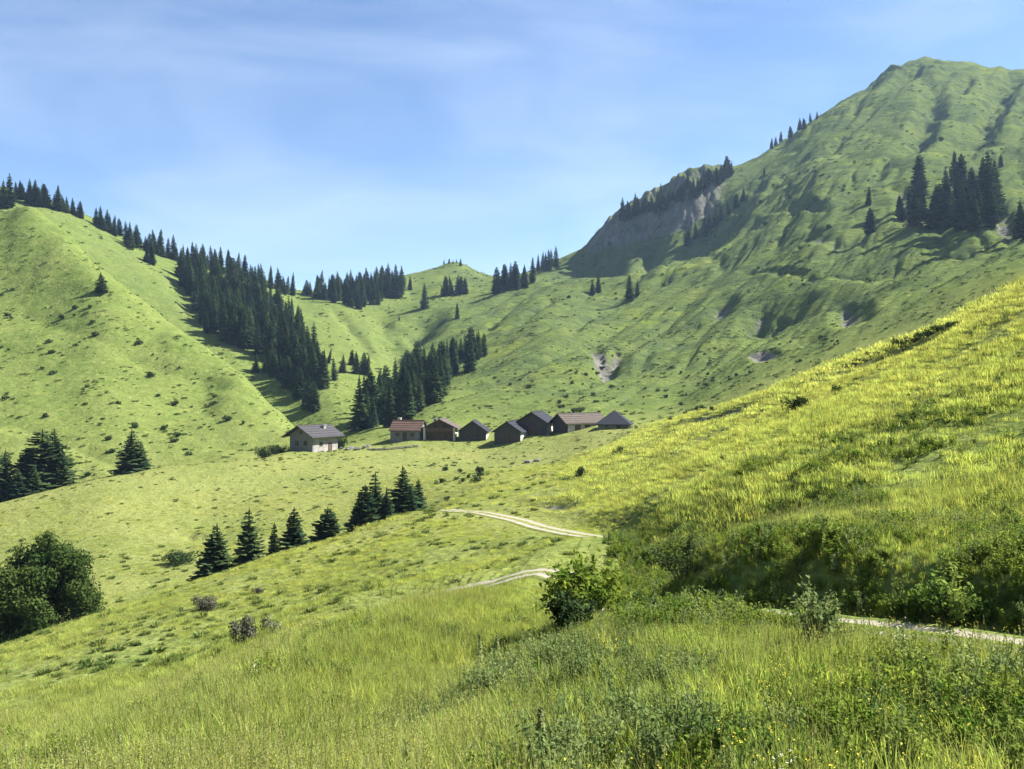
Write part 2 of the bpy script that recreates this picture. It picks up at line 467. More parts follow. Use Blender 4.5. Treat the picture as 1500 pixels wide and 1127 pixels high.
def grass_land():
    m, t = mat('meadow_ground')
    out = nd(t, 'ShaderNodeOutputMaterial'); g = nd(t, 'ShaderNodeGroup'); g.node_tree = MG
    geo = nd(t, 'ShaderNodeNewGeometry'); p = geo.outputs['Position']
    dist = nd(t, 'ShaderNodeVectorMath', operation='LENGTH'); t.links.new(p, dist.inputs[0])
    fm = nd(t, 'ShaderNodeMapping'); fm.inputs['Rotation'].default_value = (0, 0, R(-53)); fm.inputs['Scale'].default_value = (.33, 1, 1)
    t.links.new(p, fm.inputs['Vector']); fmv = fm.outputs['Vector']
    # tussocks: small dark and pale dots
    vo = nd(t, 'ShaderNodeTexVoronoi'); vo.inputs['Scale'].default_value = 0.55
    t.links.new(p, vo.inputs['Vector'])
    tus = remap(t, vo.outputs['Distance'], .12, .42, 1, 0)
    tus = math_node(t, 'MULTIPLY', tus, remap(t, noise_node(t, p, .06, 3), .42, .62))
    c = mixc(t, math_node(t, 'MULTIPLY', tus, .55), g.outputs['Color'], (0.045, 0.082, 0.016))
    # heath and herbs on the mountain: duller, bluer green in patches
    at = nd(t, 'ShaderNodeAttribute', attribute_name='heath')
    hz = remap(t, noise_node(t, p, .028, 6, .66, .8), .36, .62)
    hz = math_node(t, 'MULTIPLY', hz, at.outputs['Fac'])
    c = mixc(t, math_node(t, 'MULTIPLY', hz, .7), c, (0.080, 0.108, 0.042))
    sp = math_node(t, 'MULTIPLY', remap(t, noise_node(t, fmv, .075, 7, .74, .5), .50, .56), at.outputs['Fac'])
    c = mixc(t, math_node(t, 'MULTIPLY', sp, .6), c, (0.050, 0.074, 0.034))
    lu = math_node(t, 'MULTIPLY', remap(t, noise_node(t, p, .021, 4, .6), .60, .68), at.outputs['Fac'])
    c = mixc(t, math_node(t, 'MULTIPLY', lu, .6), c, (0.155, 0.190, 0.034))
    # bare stone on steep faces and where the land has slipped
    sep = nd(t, 'ShaderNodeSeparateXYZ'); t.links.new(geo.outputs['True Normal'], sep.inputs[0])
    st = remap(t, sep.outputs['Z'], .60, .74, 1, 0)
    rk = nd(t, 'ShaderNodeAttribute', attribute_name='rock')
    br = remap(t, math_node(t, 'ADD', rk.outputs['Fac'], math_node(t, 'MULTIPLY', noise_node(t, p, .35, 5, .7), .5)), .62, .86)
    clf = nd(t, 'ShaderNodeAttribute', attribute_name='cliff')
    rf = math_node(t, 'MAXIMUM', math_node(t, 'MULTIPLY', st, clf.outputs['Fac']), br)
    mp = nd(t, 'ShaderNodeMapping'); mp.inputs['Scale'].default_value = (1, 1, .16); t.links.new(p, mp.inputs['Vector'])
    streak = noise_node(t, mp.outputs['Vector'], .16, 6, .7)
    rc = mixc(t, remap(t, streak, .3, .7), (0.076, 0.074, 0.062), (0.205, 0.198, 0.168))
    c = mixc(t, rf, c, rc)
    b = nd(t, 'ShaderNodeBsdfDiffuse'); t.links.new(c, b.inputs['Color'])
    bump = nd(t, 'ShaderNodeBump'); bump.inputs['Strength'].default_value = 0.55; bump.inputs['Distance'].default_value = 0.5
    h = math_node(t, 'ADD', noise_node(t, p, 1.1, 5, .65), math_node(t, 'MULTIPLY', noise_node(t, p, .22, 4, .6), 3.0))
    hm = math_node(t, 'ADD', math_node(t, 'MULTIPLY', noise_node(t, fmv, .09, 7, .75), 30.0), math_node(t, 'MULTIPLY', math_node(t, 'MULTIPLY', streak, clf.outputs['Fac']), 40.0))
    h = math_node(t, 'ADD', h, math_node(t, 'MULTIPLY', hm, at.outputs['Fac']))
    t.links.new(h, bump.inputs['Height']); t.links.new(bump.outputs['Normal'], b.inputs['Normal'])
    t.links.new(b.outputs[0], out.inputs['Surface'])
    return m

def blade_material(name, tint=None, tint_fac=0.0, trans=0.45, var=0.35, gain=1.0):
    m, t = mat(name)
    out = nd(t, 'ShaderNodeOutputMaterial')
    g = nd(t, 'ShaderNodeGroup'); g.node_tree = MG
    oi = nd(t, 'ShaderNodeObjectInfo')
    c = g.outputs['Color']
    if tint: c = mixc(t, tint_fac, c, tint)
    hs = nd(t, 'ShaderNodeHueSaturation')
    t.links.new(remap(t, oi.outputs['Random'], 0, 1, 1 - var, 1 + var), hs.inputs['Value'])
    x = math_node(t, 'FRACT', math_node(t, 'MULTIPLY', oi.outputs['Random'], 7.31), 0)
    t.links.new(remap(t, x, 0, 1, .475, .515), hs.inputs['Hue'])
    t.links.new(c, hs.inputs['Color'])
    c = mixc(t, 1.0, hs.outputs['Color'], (gain, gain, gain), 'MULTIPLY')
    d = nd(t, 'ShaderNodeBsdfDiffuse'); tr = nd(t, 'ShaderNodeBsdfTranslucent'); mx = nd(t, 'ShaderNodeMixShader')
    t.links.new(c, d.inputs['Color'])
    t.links.new(mixc(t, 1.0, c, (1.15, 1.15, .72), 'MULTIPLY'), tr.inputs['Color'])
    mx.inputs[0].default_value = trans
    t.links.new(d.outputs[0], mx.inputs[1]); t.links.new(tr.outputs[0], mx.inputs[2])
    t.links.new(mx.outputs[0], out.inputs['Surface'])
    return m

def leaf_material(name, dark, light, trans=0.3, scale=1.5, gloss=0.0):
    m, t = mat(name)
    out = nd(t, 'ShaderNodeOutputMaterial'); geo = nd(t, 'ShaderNodeNewGeometry'); oi = nd(t, 'ShaderNodeObjectInfo')
    f = remap(t, noise_node(t, geo.outputs['Position'], scale, 3, .6), .35, .65)
    isl = geo.outputs['Random Per Island']
    c = mixc(t, f, dark, light)
    hs = nd(t, 'ShaderNodeHueSaturation'); t.links.new(c, hs.inputs['Color'])
    v = math_node(t, 'ADD', math_node(t, 'MULTIPLY', isl, .5), math_node(t, 'MULTIPLY', oi.outputs['Random'], .3))
    t.links.new(remap(t, v, 0, .8, .68, 1.32), hs.inputs['Value'])
    d = nd(t, 'ShaderNodeBsdfDiffuse'); tr = nd(t, 'ShaderNodeBsdfTranslucent'); mx = nd(t, 'ShaderNodeMixShader')
    t.links.new(hs.outputs['Color'], d.inputs['Color']); t.links.new(hs.outputs['Color'], tr.inputs['Color'])
    mx.inputs[0].default_value = trans
    t.links.new(d.outputs[0], mx.inputs[1]); t.links.new(tr.outputs[0], mx.inputs[2])
    last = mx.outputs[0]
    if gloss:
        gl = nd(t, 'ShaderNodeBsdfGlossy'); gl.inputs['Roughness'].default_value = .45
        m2 = nd(t, 'ShaderNodeMixShader'); m2.inputs[0].default_value = gloss
        t.links.new(last, m2.inputs[1]); t.links.new(gl.outputs[0], m2.inputs[2]); last = m2.outputs[0]
    t.links.new(last, out.inputs['Surface'])
    return m

def plain(name, c1, c2, scale=2.0, rough=0.8, bump=0.3, stretch=None):
    m, t = mat(name)
    out = nd(t, 'ShaderNodeOutputMaterial'); b = nd(t, 'ShaderNodeBsdfPrincipled')
    tc = nd(t, 'ShaderNodeTexCoord'); v = tc.outputs['Object']
    if stretch:
        mp = nd(t, 'ShaderNodeMapping'); mp.inputs['Scale'].default_value = stretch
        t.links.new(v, mp.inputs['Vector']); v = mp.outputs['Vector']
    f = noise_node(t, v, scale, 5, .65)
    t.links.new(mixc(t, remap(t, f, .3, .7), c1, c2), b.inputs['Base Color'])
    b.inputs['Roughness'].default_value = rough
    b.inputs['Specular IOR Level'].default_value = 0.12 if rough > .5 else 0.5
    if bump:
        bp = nd(t, 'ShaderNodeBump'); bp.inputs['Strength'].default_value = bump; bp.inputs['Distance'].default_value = .05
        t.links.new(f, bp.inputs['Height']); t.links.new(bp.outputs['Normal'], b.inputs['Normal'])
    t.links.new(b.outputs[0], out.inputs['Surface'])
    return m

M_LAND = grass_land()
M_GRASS = blade_material('meadow_grass', (0.176, 0.194, 0.048), .35, .54, .5, 2.0)
M_STRAW = blade_material('ripe_grass', (0.27, 0.26, 0.11), .55, .45, .25, 1.3)
M_HERB = leaf_material('herb_leaves', (0.090, 0.150, 0.030), (0.23, 0.28, 0.058), .48, .8)
M_GREY = leaf_material('grey_green_herbs', (0.105, 0.16, 0.048), (0.25, 0.30, 0.11), .45, .8)
M_PALE = leaf_material('pale_flower_spikes', (0.17, 0.21, 0.07), (0.34, 0.36, 0.16), .4, 3)
M_TUSS = leaf_material('rank_tussocks', (0.062, 0.098, 0.026), (0.130, 0.158, 0.042), .3, .05)
M_YEL = plain('yellow_petals', (0.44, 0.38, 0.035), (0.58, 0.50, 0.06), 3, .7, 0)
M_WHITE = plain('white_umbels', (0.62, 0.62, 0.50), (0.75, 0.74, 0.66), 3, .7, 0)
M_SPRUCE = leaf_material('spruce_needles', (0.014, 0.032, 0.016), (0.050, 0.076, 0.028), .15, .12)
M_TREE = leaf_material('broad_leaves', (0.022, 0.044, 0.012), (0.060, 0.088, 0.022), .25, .35)
M_SHRUB = leaf_material('shrub_leaves', (0.026, 0.048, 0.018), (0.060, 0.088, 0.028), .2, .4)
M_DEAD = leaf_material('withered_twigs', (0.062, 0.064, 0.044), (0.140, 0.138, 0.100), .1, 2.0)
M_BUSH = leaf_material('young_leaves', (0.090, 0.160, 0.022), (0.25, 0.30, 0.045), .5, 1.2)
M_BARK = plain('bark', (0.050, 0.038, 0.028), (0.11, 0.085, 0.065), 3, .9, .6)
M_STONE = plain('field_stone', (0.20, 0.19, 0.175), (0.38, 0.36, 0.33), 1.4, .9, .6)
M_BOULDER = plain('lichened_boulders', (0.085, 0.085, 0.075), (0.20, 0.195, 0.175), 1.8, .95, .7)
M_WOOD = plain('weathered_wood', (0.042, 0.038, 0.040), (0.085, 0.076, 0.074), 1.6, .85, .4, (6, 6, .6))
M_WOOD2 = plain('brown_wood', (0.075, 0.045, 0.030), (0.15, 0.095, 0.062), 1.6, .85, .4, (6, 6, .6))
M_SHINGLE = plain('grey_shingles', (0.034, 0.034, 0.040), (0.080, 0.076, 0.078), 2.5, .95, .5, (1, .5, 3))
M_SLATE = plain('dark_slates', (0.018, 0.020, 0.027), (0.042, 0.044, 0.054), 2.5, .95, .5, (1, .5, 3))
M_RUST = plain('rusty_sheet_roof', (0.085, 0.052, 0.040), (0.155, 0.100, 0.078), 1.5, .9, .2, (4, .3, 1))
M_BROWNROOF = plain('brown_shingles', (0.055, 0.045, 0.038), (0.13, 0.108, 0.092), 2.5, .8, .5)
M_PLASTER = plain('white_limewash', (0.34, 0.325, 0.30), (0.56, 0.54, 0.49), .8, .9, .2)
M_GREYWALL = plain('grey_rubble_wall', (0.12, 0.118, 0.12), (0.24, 0.23, 0.22), 2.2, .9, .7)
M_GLASS = plain('dark_glass', (0.02, 0.024, 0.03), (0.03, 0.035, 0.045), 1, .15, 0)

# ------------------------------------------------------------------ land mesh
def mesh_obj(name, V, Fc, material, parent=None, smooth_=False):
    me = bpy.data.meshes.new(name)
    me.from_pydata([tuple(v) for v in V] if not isinstance(V, list) else V, [], Fc)
    if material: me.materials.append(material)
    if smooth_: me.polygons.foreach_set('use_smooth', [True] * len(me.polygons))
    o = bpy.data.objects.new(name, me)
    if parent is not False: COL.objects.link(o)
    if parent: o.parent = parent
    return o

def grid_mesh(name, XX, YY, ZZ, wrap, material):
    na, nr = XX.shape
    co = np.stack([XX, YY, ZZ], -1).reshape(-1, 3).astype(np.float32)
    ai = np.arange(na if wrap else na - 1); ri = np.arange(nr - 1)
    a, r = np.meshgrid(ai, ri, indexing='ij'); b = (a + 1) % na
    q = np.stack([a * nr + r, a * nr + r + 1, b * nr + r + 1, b * nr + r], -1).reshape(-1, 4).astype(np.int32)
    me = bpy.data.meshes.new(name)
    me.vertices.add(len(co)); me.vertices.foreach_set('co', co.ravel())
    me.loops.add(q.size); me.loops.foreach_set('vertex_index', q.ravel())
    me.polygons.add(len(q)); me.polygons.foreach_set('loop_start', np.arange(0, q.size, 4, dtype=np.int32))
    me.polygons.foreach_set('use_smooth', np.ones(len(q), bool))
    me.update(); me.validate()
    me.materials.append(material)
    o = bpy.data.objects.new(name, me); COL.objects.link(o)
    return o

land = grid_mesh('ground', X, Y, Z, True, M_LAND)
land['kind'] = 'structure'
land['label'] = 'green alpine meadow slopes and grassy mountain sides'
heath = mount * 1.0 + 0.25 * smooth(480, 560, rgrid)
for nm, arr in (('rock', ROCK), ('heath', heath), ('cliff', cliff)):
    a = land.data.attributes.new(nm, 'FLOAT', 'POINT')
    a.data.foreach_set('value', np.clip(arr, 0, 1).astype(np.float32).ravel())

# ------------------------------------------------------------------ dirt track
def track_material():
    m, t = mat('pale_gravel_track')
    out = nd(t, 'ShaderNodeOutputMaterial'); b = nd(t, 'ShaderNodeBsdfDiffuse')
    geo = nd(t, 'ShaderNodeNewGeometry'); p = geo.outputs['Position']
    at = nd(t, 'ShaderNodeAttribute', attribute_name='rut')
    g = nd(t, 'ShaderNodeGroup'); g.node_tree = MG
    stone = mixc(t, noise_node(t, p, 3.0, 6, .7), (0.19, 0.165, 0.125), (0.37, 0.34, 0.28))
    f = remap(t, math_node(t, 'ADD', at.outputs['Fac'], math_node(t, 'MULTIPLY', math_node(t, 'SUBTRACT', noise_node(t, p, 1.6, 6, .75), .5), 1.7)), .38, .62)
    t.links.new(mixc(t, f, g.outputs['Color'], stone), b.inputs['Color'])
    bp = nd(t, 'ShaderNodeBump'); bp.inputs['Strength'].default_value = .5; bp.inputs['Distance'].default_value = .04
    t.links.new(noise_node(t, p, 9, 4, .7), bp.inputs['Height']); t.links.new(bp.outputs['Normal'], b.inputs['Normal'])
    t.links.new(b.outputs[0], out.inputs['Surface'])
    return m
M_TRACK = track_material()
for k, (c, wid) in enumerate(ROADS):
    tg = np.gradient(c[:, :2], axis=0); tg /= np.linalg.norm(tg, axis=1)[:, None]
    nrm = np.stack([-tg[:, 1], tg[:, 0]], 1)
    off = np.linspace(-wid, wid, 15)
    px_ = c[:, 0][:, None] + nrm[:, 0][:, None] * off[None]
    py_ = c[:, 1][:, None] + nrm[:, 1][:, None] * off[None]
    rut = np.exp(-((np.abs(off) - 0.52) / 0.30) ** 2)
    edge = smooth(wid * 0.86, wid, np.abs(off))
    pz_ = ground(px_, py_) + 0.085 - 0.05 * rut[None] + .02 * perlin(px_ * 2, py_ * 2, 5) - 0.12 * edge[None] + k * .02
    o = grid_mesh('dirt_track', px_, py_, pz_, False, M_TRACK)
    o['kind'] = 'structure'
    o['label'] = ('pale two-rut dirt track winding along the hillside', 'short pale branch of the dirt track')[k]
    a = o.data.attributes.new('rut', 'FLOAT', 'POINT')
    grown = (smooth(26, 28, c[:, 1]) * (1 - smooth(47, 49, c[:, 1])))[:, None] if k == 0 else 0.0
    a.data.foreach_set('value', (np.broadcast_to(rut[None], px_.shape) * (1 - .95 * grown)).astype(np.float32).ravel())

# ------------------------------------------------------------------ shape builders
class MB:
    def __init__(s): s.v = []; s.f = []; s.m = []
    def face(s, pts, mi=0):
        n0 = len(s.v); s.v.extend(tuple(p) for p in pts); s.f.append(tuple(range(n0, n0 + len(pts)))); s.m.append(mi)
    def tube(s, pts, rads, n=6, mi=0):
        base = len(s.v)
        for p, r_ in zip(pts, rads):
            for k in range(n):
                a = 2 * math.pi * k / n
                s.v.append((p[0] + r_ * math.cos(a), p[1] + r_ * math.sin(a), p[2]))
        for q in range(len(pts) - 1):
            for k in range(n):
                a, b = base + q * n + k, base + q * n + (k + 1) % n
                s.f.append((a, b, b + n, a + n)); s.m.append(mi)
        s.f.append(tuple(base + (len(pts) - 1) * n + k for k in range(n))); s.m.append(mi)
    def box(s, x0, x1, y0, y1, z0, z1, mi=0):
        b = len(s.v)
        s.v.extend([(x, y, z) for z in (z0, z1) for x, y in ((x0, y0), (x1, y0), (x1, y1), (x0, y1))])
        for f in ((0, 3, 2, 1), (4, 5, 6, 7), (0, 1, 5, 4), (1, 2, 6, 5), (2, 3, 7, 6), (3, 0, 4, 7)):
            s.f.append(tuple(b + k for k in f)); s.m.append(mi)
    def prism(s, poly, thick_vec, mi=0):
        b = len(s.v); n_ = len(poly)
        s.v.extend(tuple(p) for p in poly)
        s.v.extend((p[0] + thick_vec[0], p[1] + thick_vec[1], p[2] + thick_vec[2]) for p in poly)
        s.f.append(tuple(b + k for k in range(n_))); s.m.append(mi)
        s.f.append(tuple(b + n_ + k for k in reversed(range(n_)))); s.m.append(mi)
        for k in range(n_):
            s.f.append((b + (k + 1) % n_, b + k, b + n_ + k, b + n_ + (k + 1) % n_)); s.m.append(mi)
    def mesh(s, name, mats):
        me = bpy.data.meshes.new(name); me.from_pydata(s.v, [], s.f)
        for m_ in mats: me.materials.append(m_)
        if len(mats) > 1: me.polygons.foreach_set('material_index', s.m)
        me.update()
        return me
    def build(s, name, mats, parent=None):
        o = bpy.data.objects.new(name, s.mesh(name, mats if isinstance(mats, (list, tuple)) else [mats]))
        COL.objects.link(o)
        if parent: o.parent = parent
        return o

def rv(): return Vector((random.gauss(0, 1), random.gauss(0, 1), random.gauss(0, 1))).normalized()

def leaf(mb, c, size, nrm, mi=0, long=1.7):
    n_ = Vector(nrm).normalized()
    a = n_.orthogonal().normalized(); b = n_.cross(a)
    t = random.uniform(0, 6.283)
    u = a * math.cos(t) + b * math.sin(t); w = n_.cross(u)
    c = Vector(c)
    mb.face([c - u * size * long * .5, c + w * size * .42 + n_ * size * .1, c + u * size * long * .5, c - w * size * .42 + n_ * size * .1], mi)

def spruce_crown(seed, slim=1.0, full=1.0, pw=.85):
    """unit-height spruce crown: drooping ragged boughs in whorls, with hanging sprays"""
    random.seed(seed); mb = MB()
    levels = 36
    lean = random.uniform(-.01, .01)
    for L in range(levels):
        t = (L + random.uniform(-.3, .3)) / levels
        t = max(0.0, min(.985, t))
        z0 = 0.05 + 0.94 * t
        rad = 0.185 * slim * ((1 - t) ** pw) * (.88 + .24 * random.random()) * (1.0 if t > .12 else .72 + 2.2 * t) + 0.006
        nb = max(4, int((14 - 7 * t) * full))
        for k in range(nb):
            a = 2 * math.pi * (k + random.uniform(-.35, .35)) / nb + L * 2.4
            r = rad * random.uniform(.62, 1.18)
            if random.random() < .07: r *= 1.2
            ca, sa = math.cos(a), math.sin(a)
            dr = random.uniform(.20, .42) * r * (1.15 - .7 * t)
            wd = r * random.uniform(.36, .50) + .004
            z = z0 + random.uniform(-.008, .008)
            def pt(f, side, hang):
                x = r * f; q = wd * side
                return (x * ca - q * sa + lean * z, x * sa + q * ca, z - dr * (f ** 1.3) * 1.2 + r * .18 * f * f * (1 if t < .5 else 2) - hang)
            tip = pt(1.0, 0, 0)
            mb.face([pt(0.0, 0, 0), pt(.45, .55, .010), pt(.62, 0, -.004)])
            mb.face([pt(0.0, 0, 0), pt(.62, 0, -.004), pt(.45, -.55, .010)])
            mb.face([pt(.45, .55, .010), pt(.80, .50, .016), tip, pt(.62, 0, -.004)])
            mb.face([pt(.62, 0, -.004), tip, pt(.80, -.50, .016), pt(.45, -.55, .010)])
            for q in range(3):
                f = random.uniform(.35, .98); sd = random.uniform(-.55, .55)
                h = random.uniform(.012, .032) * (1.2 - .6 * t)
                mb.face([pt(f - .10, sd, .002), pt(f + .08, sd * .8, .002), pt(f + random.uniform(-.05, .1), sd * 1.1, h)])
    # dense dark core of short twigs so the sky does not show through the middle
    for q in range(260):
        t = random.random() ** 1.2
        a = random.uniform(0, 6.283); r = 0.085 * slim * (1 - t) * random.uniform(.2, 1)
        leaf(mb, (r * math.cos(a), r * math.sin(a), .07 + .88 * t), .040 * (1.25 - t), (math.cos(a), math.sin(a), .2))
    mb.face([(-.006, 0, .95), (.006, 0, .95), (0, 0, 1.02)]); mb.face([(0, -.006, .95), (0, .006, .95), (0, 0, 1.02)])
    return mb.mesh('crown', [M_SPRUCE])

CROWNS = [spruce_crown(100 + k, *a_) for k, a_ in enumerate([(1.0, 1.0, .85), (.82, 1.0, .7), (1.2, 1.0, .9), (.95, .75, .8), (1.08, 1.15, .62), (.72, .85, .95), (1.0, 1.0, .5), (1.3, .8, 1.1), (.85, .65, .75)])]
_t = MB(); _t.tube([(0, 0, -.05), (0, 0, .02), (0, 0, .4), (0, 0, .97)], [.020, .016, .011, .002], 7)
TRUNK = _t.mesh('trunk', [M_BARK])

def tag(o, label, cat, group=None, kind=None):
    o['label'] = label; o['category'] = cat
    if group: o['group'] = group
    if kind: o['kind'] = kind
    return o

TREES, SPRUCES = [], []
def spruce(x, y, z, h, label, group, parts=True, wide=1.0, variant=None):
    v = random.randrange(len(CROWNS)) if variant is None else variant
    TREES.append((x, y))
    SPRUCES.append((h / y, x, y, z, h, label, group, wide, v))

def build_spruce(q, x, y, z, h, label, group, wide, v):
    root = bpy.data.objects.new('spruce_tree', None); root.empty_display_size = .5
    COL.objects.link(root)
    root.location = (x, y, z - 0.15); root.rotation_euler = (0, 0, random.uniform(0, 6.283))
    s = h * random.uniform(.82, 1.12) * wide
    root.scale = (s, s, h)
    tag(root, label, 'tree', group)
    for nm, me in (('trunk', TRUNK), ('crown', CROWNS[v])):
        o = bpy.data.objects.new(nm, me); COL.objects.link(o); o.parent = root

def inside(poly, x, y):
    c = False; n_ = len(poly)
    for k in range(n_):
        x0, y0 = poly[k]; x1, y1 = poly[(k + 1) % n_]
        if (y0 > y) != (y1 > y) and x < (x1 - x0) * (y - y0) / (y1 - y0) + x0: c = not c
    return c

def wood(poly, count, hmin, hmax, label, group, rmin=100, gap=2.2, wide=1.0):
    xs = [p[0] for p in poly]; ys = [p[1] for p in poly]
    done, tries = 0, 0
    while done < count and tries < count * 60:
        tries += 1
        px, py = random.uniform(min(xs), max(xs)), random.uniform(min(ys), max(ys))
        if not inside(poly, px, py): continue
        p = hit(px, py, rmin)
        if not p or any((p[0] - a) ** 2 + (p[1] - b) ** 2 < gap * gap for a, b in TREES): continue
        spruce(*p, random.uniform(hmin, hmax), label, group, wide=wide * 1.25); done += 1

def row(line, count, hmin, hmax, label, group, rmin=100, jitter=3, wide=1.0, extra=0.0):
    line = np.array(line, float)
    d = np.concatenate([[0], np.cumsum(np.hypot(*np.diff(line, axis=0).T))])
    for k in range(count):
        t = (k + random.uniform(.1, .9)) / count * d[-1]
        px = np.interp(t, d, line[:, 0]) + random.uniform(-2, 2); py = np.interp(t, d, line[:, 1]) + random.uniform(-1, jitter)
        p = None
        for dy in range(0, 24, 2):
            p = hit(px, py + dy, rmin)
            if p: break
        if p: spruce(*p, random.uniform(hmin, hmax), label, group, wide=wide * 1.25)

def single(px, py, hpx, label, group=None, rmin=60, depth=None, wide=1.0, variant=None):
    """a spruce whose foot stands at a pixel of the visible land, or at a known distance when its foot is hidden"""
    if depth:
        x = (px - CX) / F * depth; y = depth; z = float(ground(x, y))
        h = (CY - (py - hpx)) / F * depth - z
    else:
        p = hit(px, py, rmin)
        if not p: return
        x, y, z = p; h = hpx / F * y
    return spruce(x, y, z, h, label, group, wide=wide * 1.22, variant=variant)

# ------------------------------------------------------------------ trees
random.seed(21)
G = 'spruces of the dense forest band on the left-hand ridge slope'
wood([(258,398),(300,398),(345,418),(400,442),(440,482),(468,535),(478,570),(455,575),(425,548),(395,530),(350,512),(300,492),(285,455)],
     205, 11, 24, 'tall dark spruce packed into the dense forest band across the steep valley slope', G, 380, 2.4, .95)
row([(395,540),(430,575),(455,600),(470,606)], 12, 11, 17, 'spruce on the ragged lower end of the forest band above the stone chalet', 'spruces at the lower end of the forest band', 290)
wood([(480,530),(540,520),(550,545),(505,575),(485,575)], 9, 8, 13, 'small spruce scattered on the bright spur beside the forest band', 'small spruces on the bright spur', 300)
row([(370,545),(402,552)], 3, 9, 14, 'lone spruce in the grassy clearing under the forest band', 'spruces in the clearing', 380)
for px, py, h in ((5,306,42),(14,304,50),(-8,300,45)):
    single(px, py, h, 'tall spruce standing on the top of the big grassy hill', 'spruces on top of the grassy hill', 300)
row([(22,290),(60,302),(85,308)], 11, 10, 18, 'spruce in the clump on the skyline above the big grassy hill', 'skyline clump above the grassy hill', 460)
row([(85,310),(125,320)], 6, 9, 14, 'small spruce on the skyline between two clumps above the grassy hill', 'small skyline spruces', 460)
row([(138,330),(178,348)], 8, 12, 17, 'spruce of the short skyline row left of the forest band', 'short skyline row', 460)
row([(185,358),(262,382)], 11, 9, 20, 'spruce where the skyline row thickens into the forest band', 'skyline trees joining the forest', 460)
for px, py, h in ((190,365,40),(199,364,36),(222,388,34),(228,372,36),(213,385,20)):
    single(px, py, h, 'spruce on the open slope just above the forest band with a long shadow', 'spruces above the forest band', 460)
row([(265,384),(340,402),(405,424),(430,434)], 24, 10, 20, 'spruce on the skyline ridge behind the dense forest band', 'skyline spruces behind the forest', 520)
wood([(430,430),(500,424),(580,412),(604,424),(590,436),(540,452),(525,456),(470,440)], 105, 10, 21, 'dark spruce in the wood along the saddle at the valley head', 'wood at the valley head', 500, 2.4)
wood([(512,634),(545,632),(600,618),(640,600),(655,570),(690,525),(708,523),(690,545),(660,545),(615,552),(575,580),(540,605)], 100, 10, 21,
     'dark spruce in the gully wood right behind the village', 'gully wood behind the village', 255, 2.0)
row([(655,528),(712,518)], 7, 8, 13, 'smaller spruce at the upper edge of the gully wood', 'upper edge of the gully wood', 300)
for px, py, h in ((622,452,38),(670,468,24),(585,470,9),(648,435,16)):
    single(px, py, h, 'solitary spruce on the slope of the valley head', 'solitary spruces at the valley head', 400)
row([(648,436),(686,430)], 6, 13, 19, 'spruce in the small clump under the rounded summit knob', 'clump under the summit knob', 500)
row([(650,384),(676,388)], 5, 4, 8, 'tiny spruce on top of the rounded summit knob', 'tiny summit spruces', 700)
row([(728,432),(745,424),(780,415)], 9, 17, 23, 'spruce in the dark clump on the saddle right of the summit knob', 'saddle clump', 500)
row([(786,398),(818,390)], 6, 17, 22, 'spruce in the skyline clump beside the low end of the cliff', 'clump by the cliff end', 600)
for px, py, h in ((868,432,22),(876,430,28)):
    single(px, py, h, 'spruce of the left pair on the open mountain slope casting a long shadow', 'left pair on the mountain slope', 300)
for px, py, h in ((922,441,38),(934,434,24)):
    single(px, py, h, 'spruce of the right pair on the open mountain slope casting a long shadow', 'right pair on the mountain slope', 300)
row([(905,327),(960,306),(1010,284),(1075,252)], 40, 9, 20, 'spruce in the fringe along the top of the cliff', 'fringe on the cliff top', 600, 10)
row([(1005,362),(1035,345),(1090,295)], 9, 12, 18, 'spruce on the grassy rib at the upper end of the cliff', 'spruces on the cliff rib', 500)
row([(1125,218),(1160,200),(1200,174)], 9, 8, 13, 'small spruce on the skyline edge below the peak', 'skyline spruces below the peak', 800)
single(1119, 258, 14, 'little round spruce on the mountain edge below the skyline spruces', None, 500)
for k, (px, py, h) in enumerate([(1346,292,66),(1332,318,48),(1322,325,34),(1352,322,46),(1376,338,70),(1388,336,82),(1402,334,78),(1366,336,44),(1398,272,52),(1408,284,60),(1415,330,68),(1432,326,62),(1447,318,100),(1440,300,72),(1457,308,74),(1424,300,56),(1340,330,50),(1385,318,70),(1410,338,74),(1428,338,60),(1450,334,70),(1462,325,50),(1370,325,55),(1318,315,30)]):
    single(px, py, h, 'large spruce in the shaded clump below the furrows of the peak', 'shaded clump below the peak', 300)
single(1466, 246, 18, 'little spruce just right of the shaded clump below the peak', None, 300)
single(1275, 342, 40, 'spruce on the ledge of the mountain slope, the larger of two', None, 300)
single(1272, 302, 28, 'slim spruce on the mountain slope just above a larger one', None, 300)
for px, py, h in ((1494,350,56),(1508,352,60)):
    single(px, py, h, 'spruce cut by the frame edge beyond the shaded clump', 'spruces past the shaded clump', 300)
single(149, 430, 30, 'lone squat spruce on the open grassy hillside', None, 250, wide=1.5, variant=2)
for px, py, h, d in ((8,742,84,200),(-14,735,110,205),(38,728,72,203),(62,722,94,204),(80,718,90,206),(92,716,58,203),(26,735,52,196),(50,728,50,198)):
    single(px, py, h, 'spruce in the clump behind the meadow edge at the foot of the grassy hill', 'clump at the foot of the grassy hill', depth=d, wide=1.45)
single(193, 692, 64, 'lone broad spruce behind the meadow edge', None, depth=212, wide=1.75, variant=2)
single(206, 692, 46, 'shorter spruce grown together with the lone broad one', None, depth=213, wide=1.5)
LAB = 'spruce rising from the hollow behind the near grassy crest'
for px, ptop, d, wd, txt in ((318,765,102,1.6,'spruce at the lower end of the row in the hollow'),(365,742,105,1.65,'tallest spruce of the row in the hollow'),(402,763,106,1.2,'thin spruce between two larger ones in the hollow row'),
                          (431,742,108,1.5,'spruce with open boughs in the middle of the hollow row'),(480,741,112,1.6,'short spruce standing apart near the upper end of the hollow row')):
    single(px, ptop, 0, txt, None, depth=d, wide=wd)
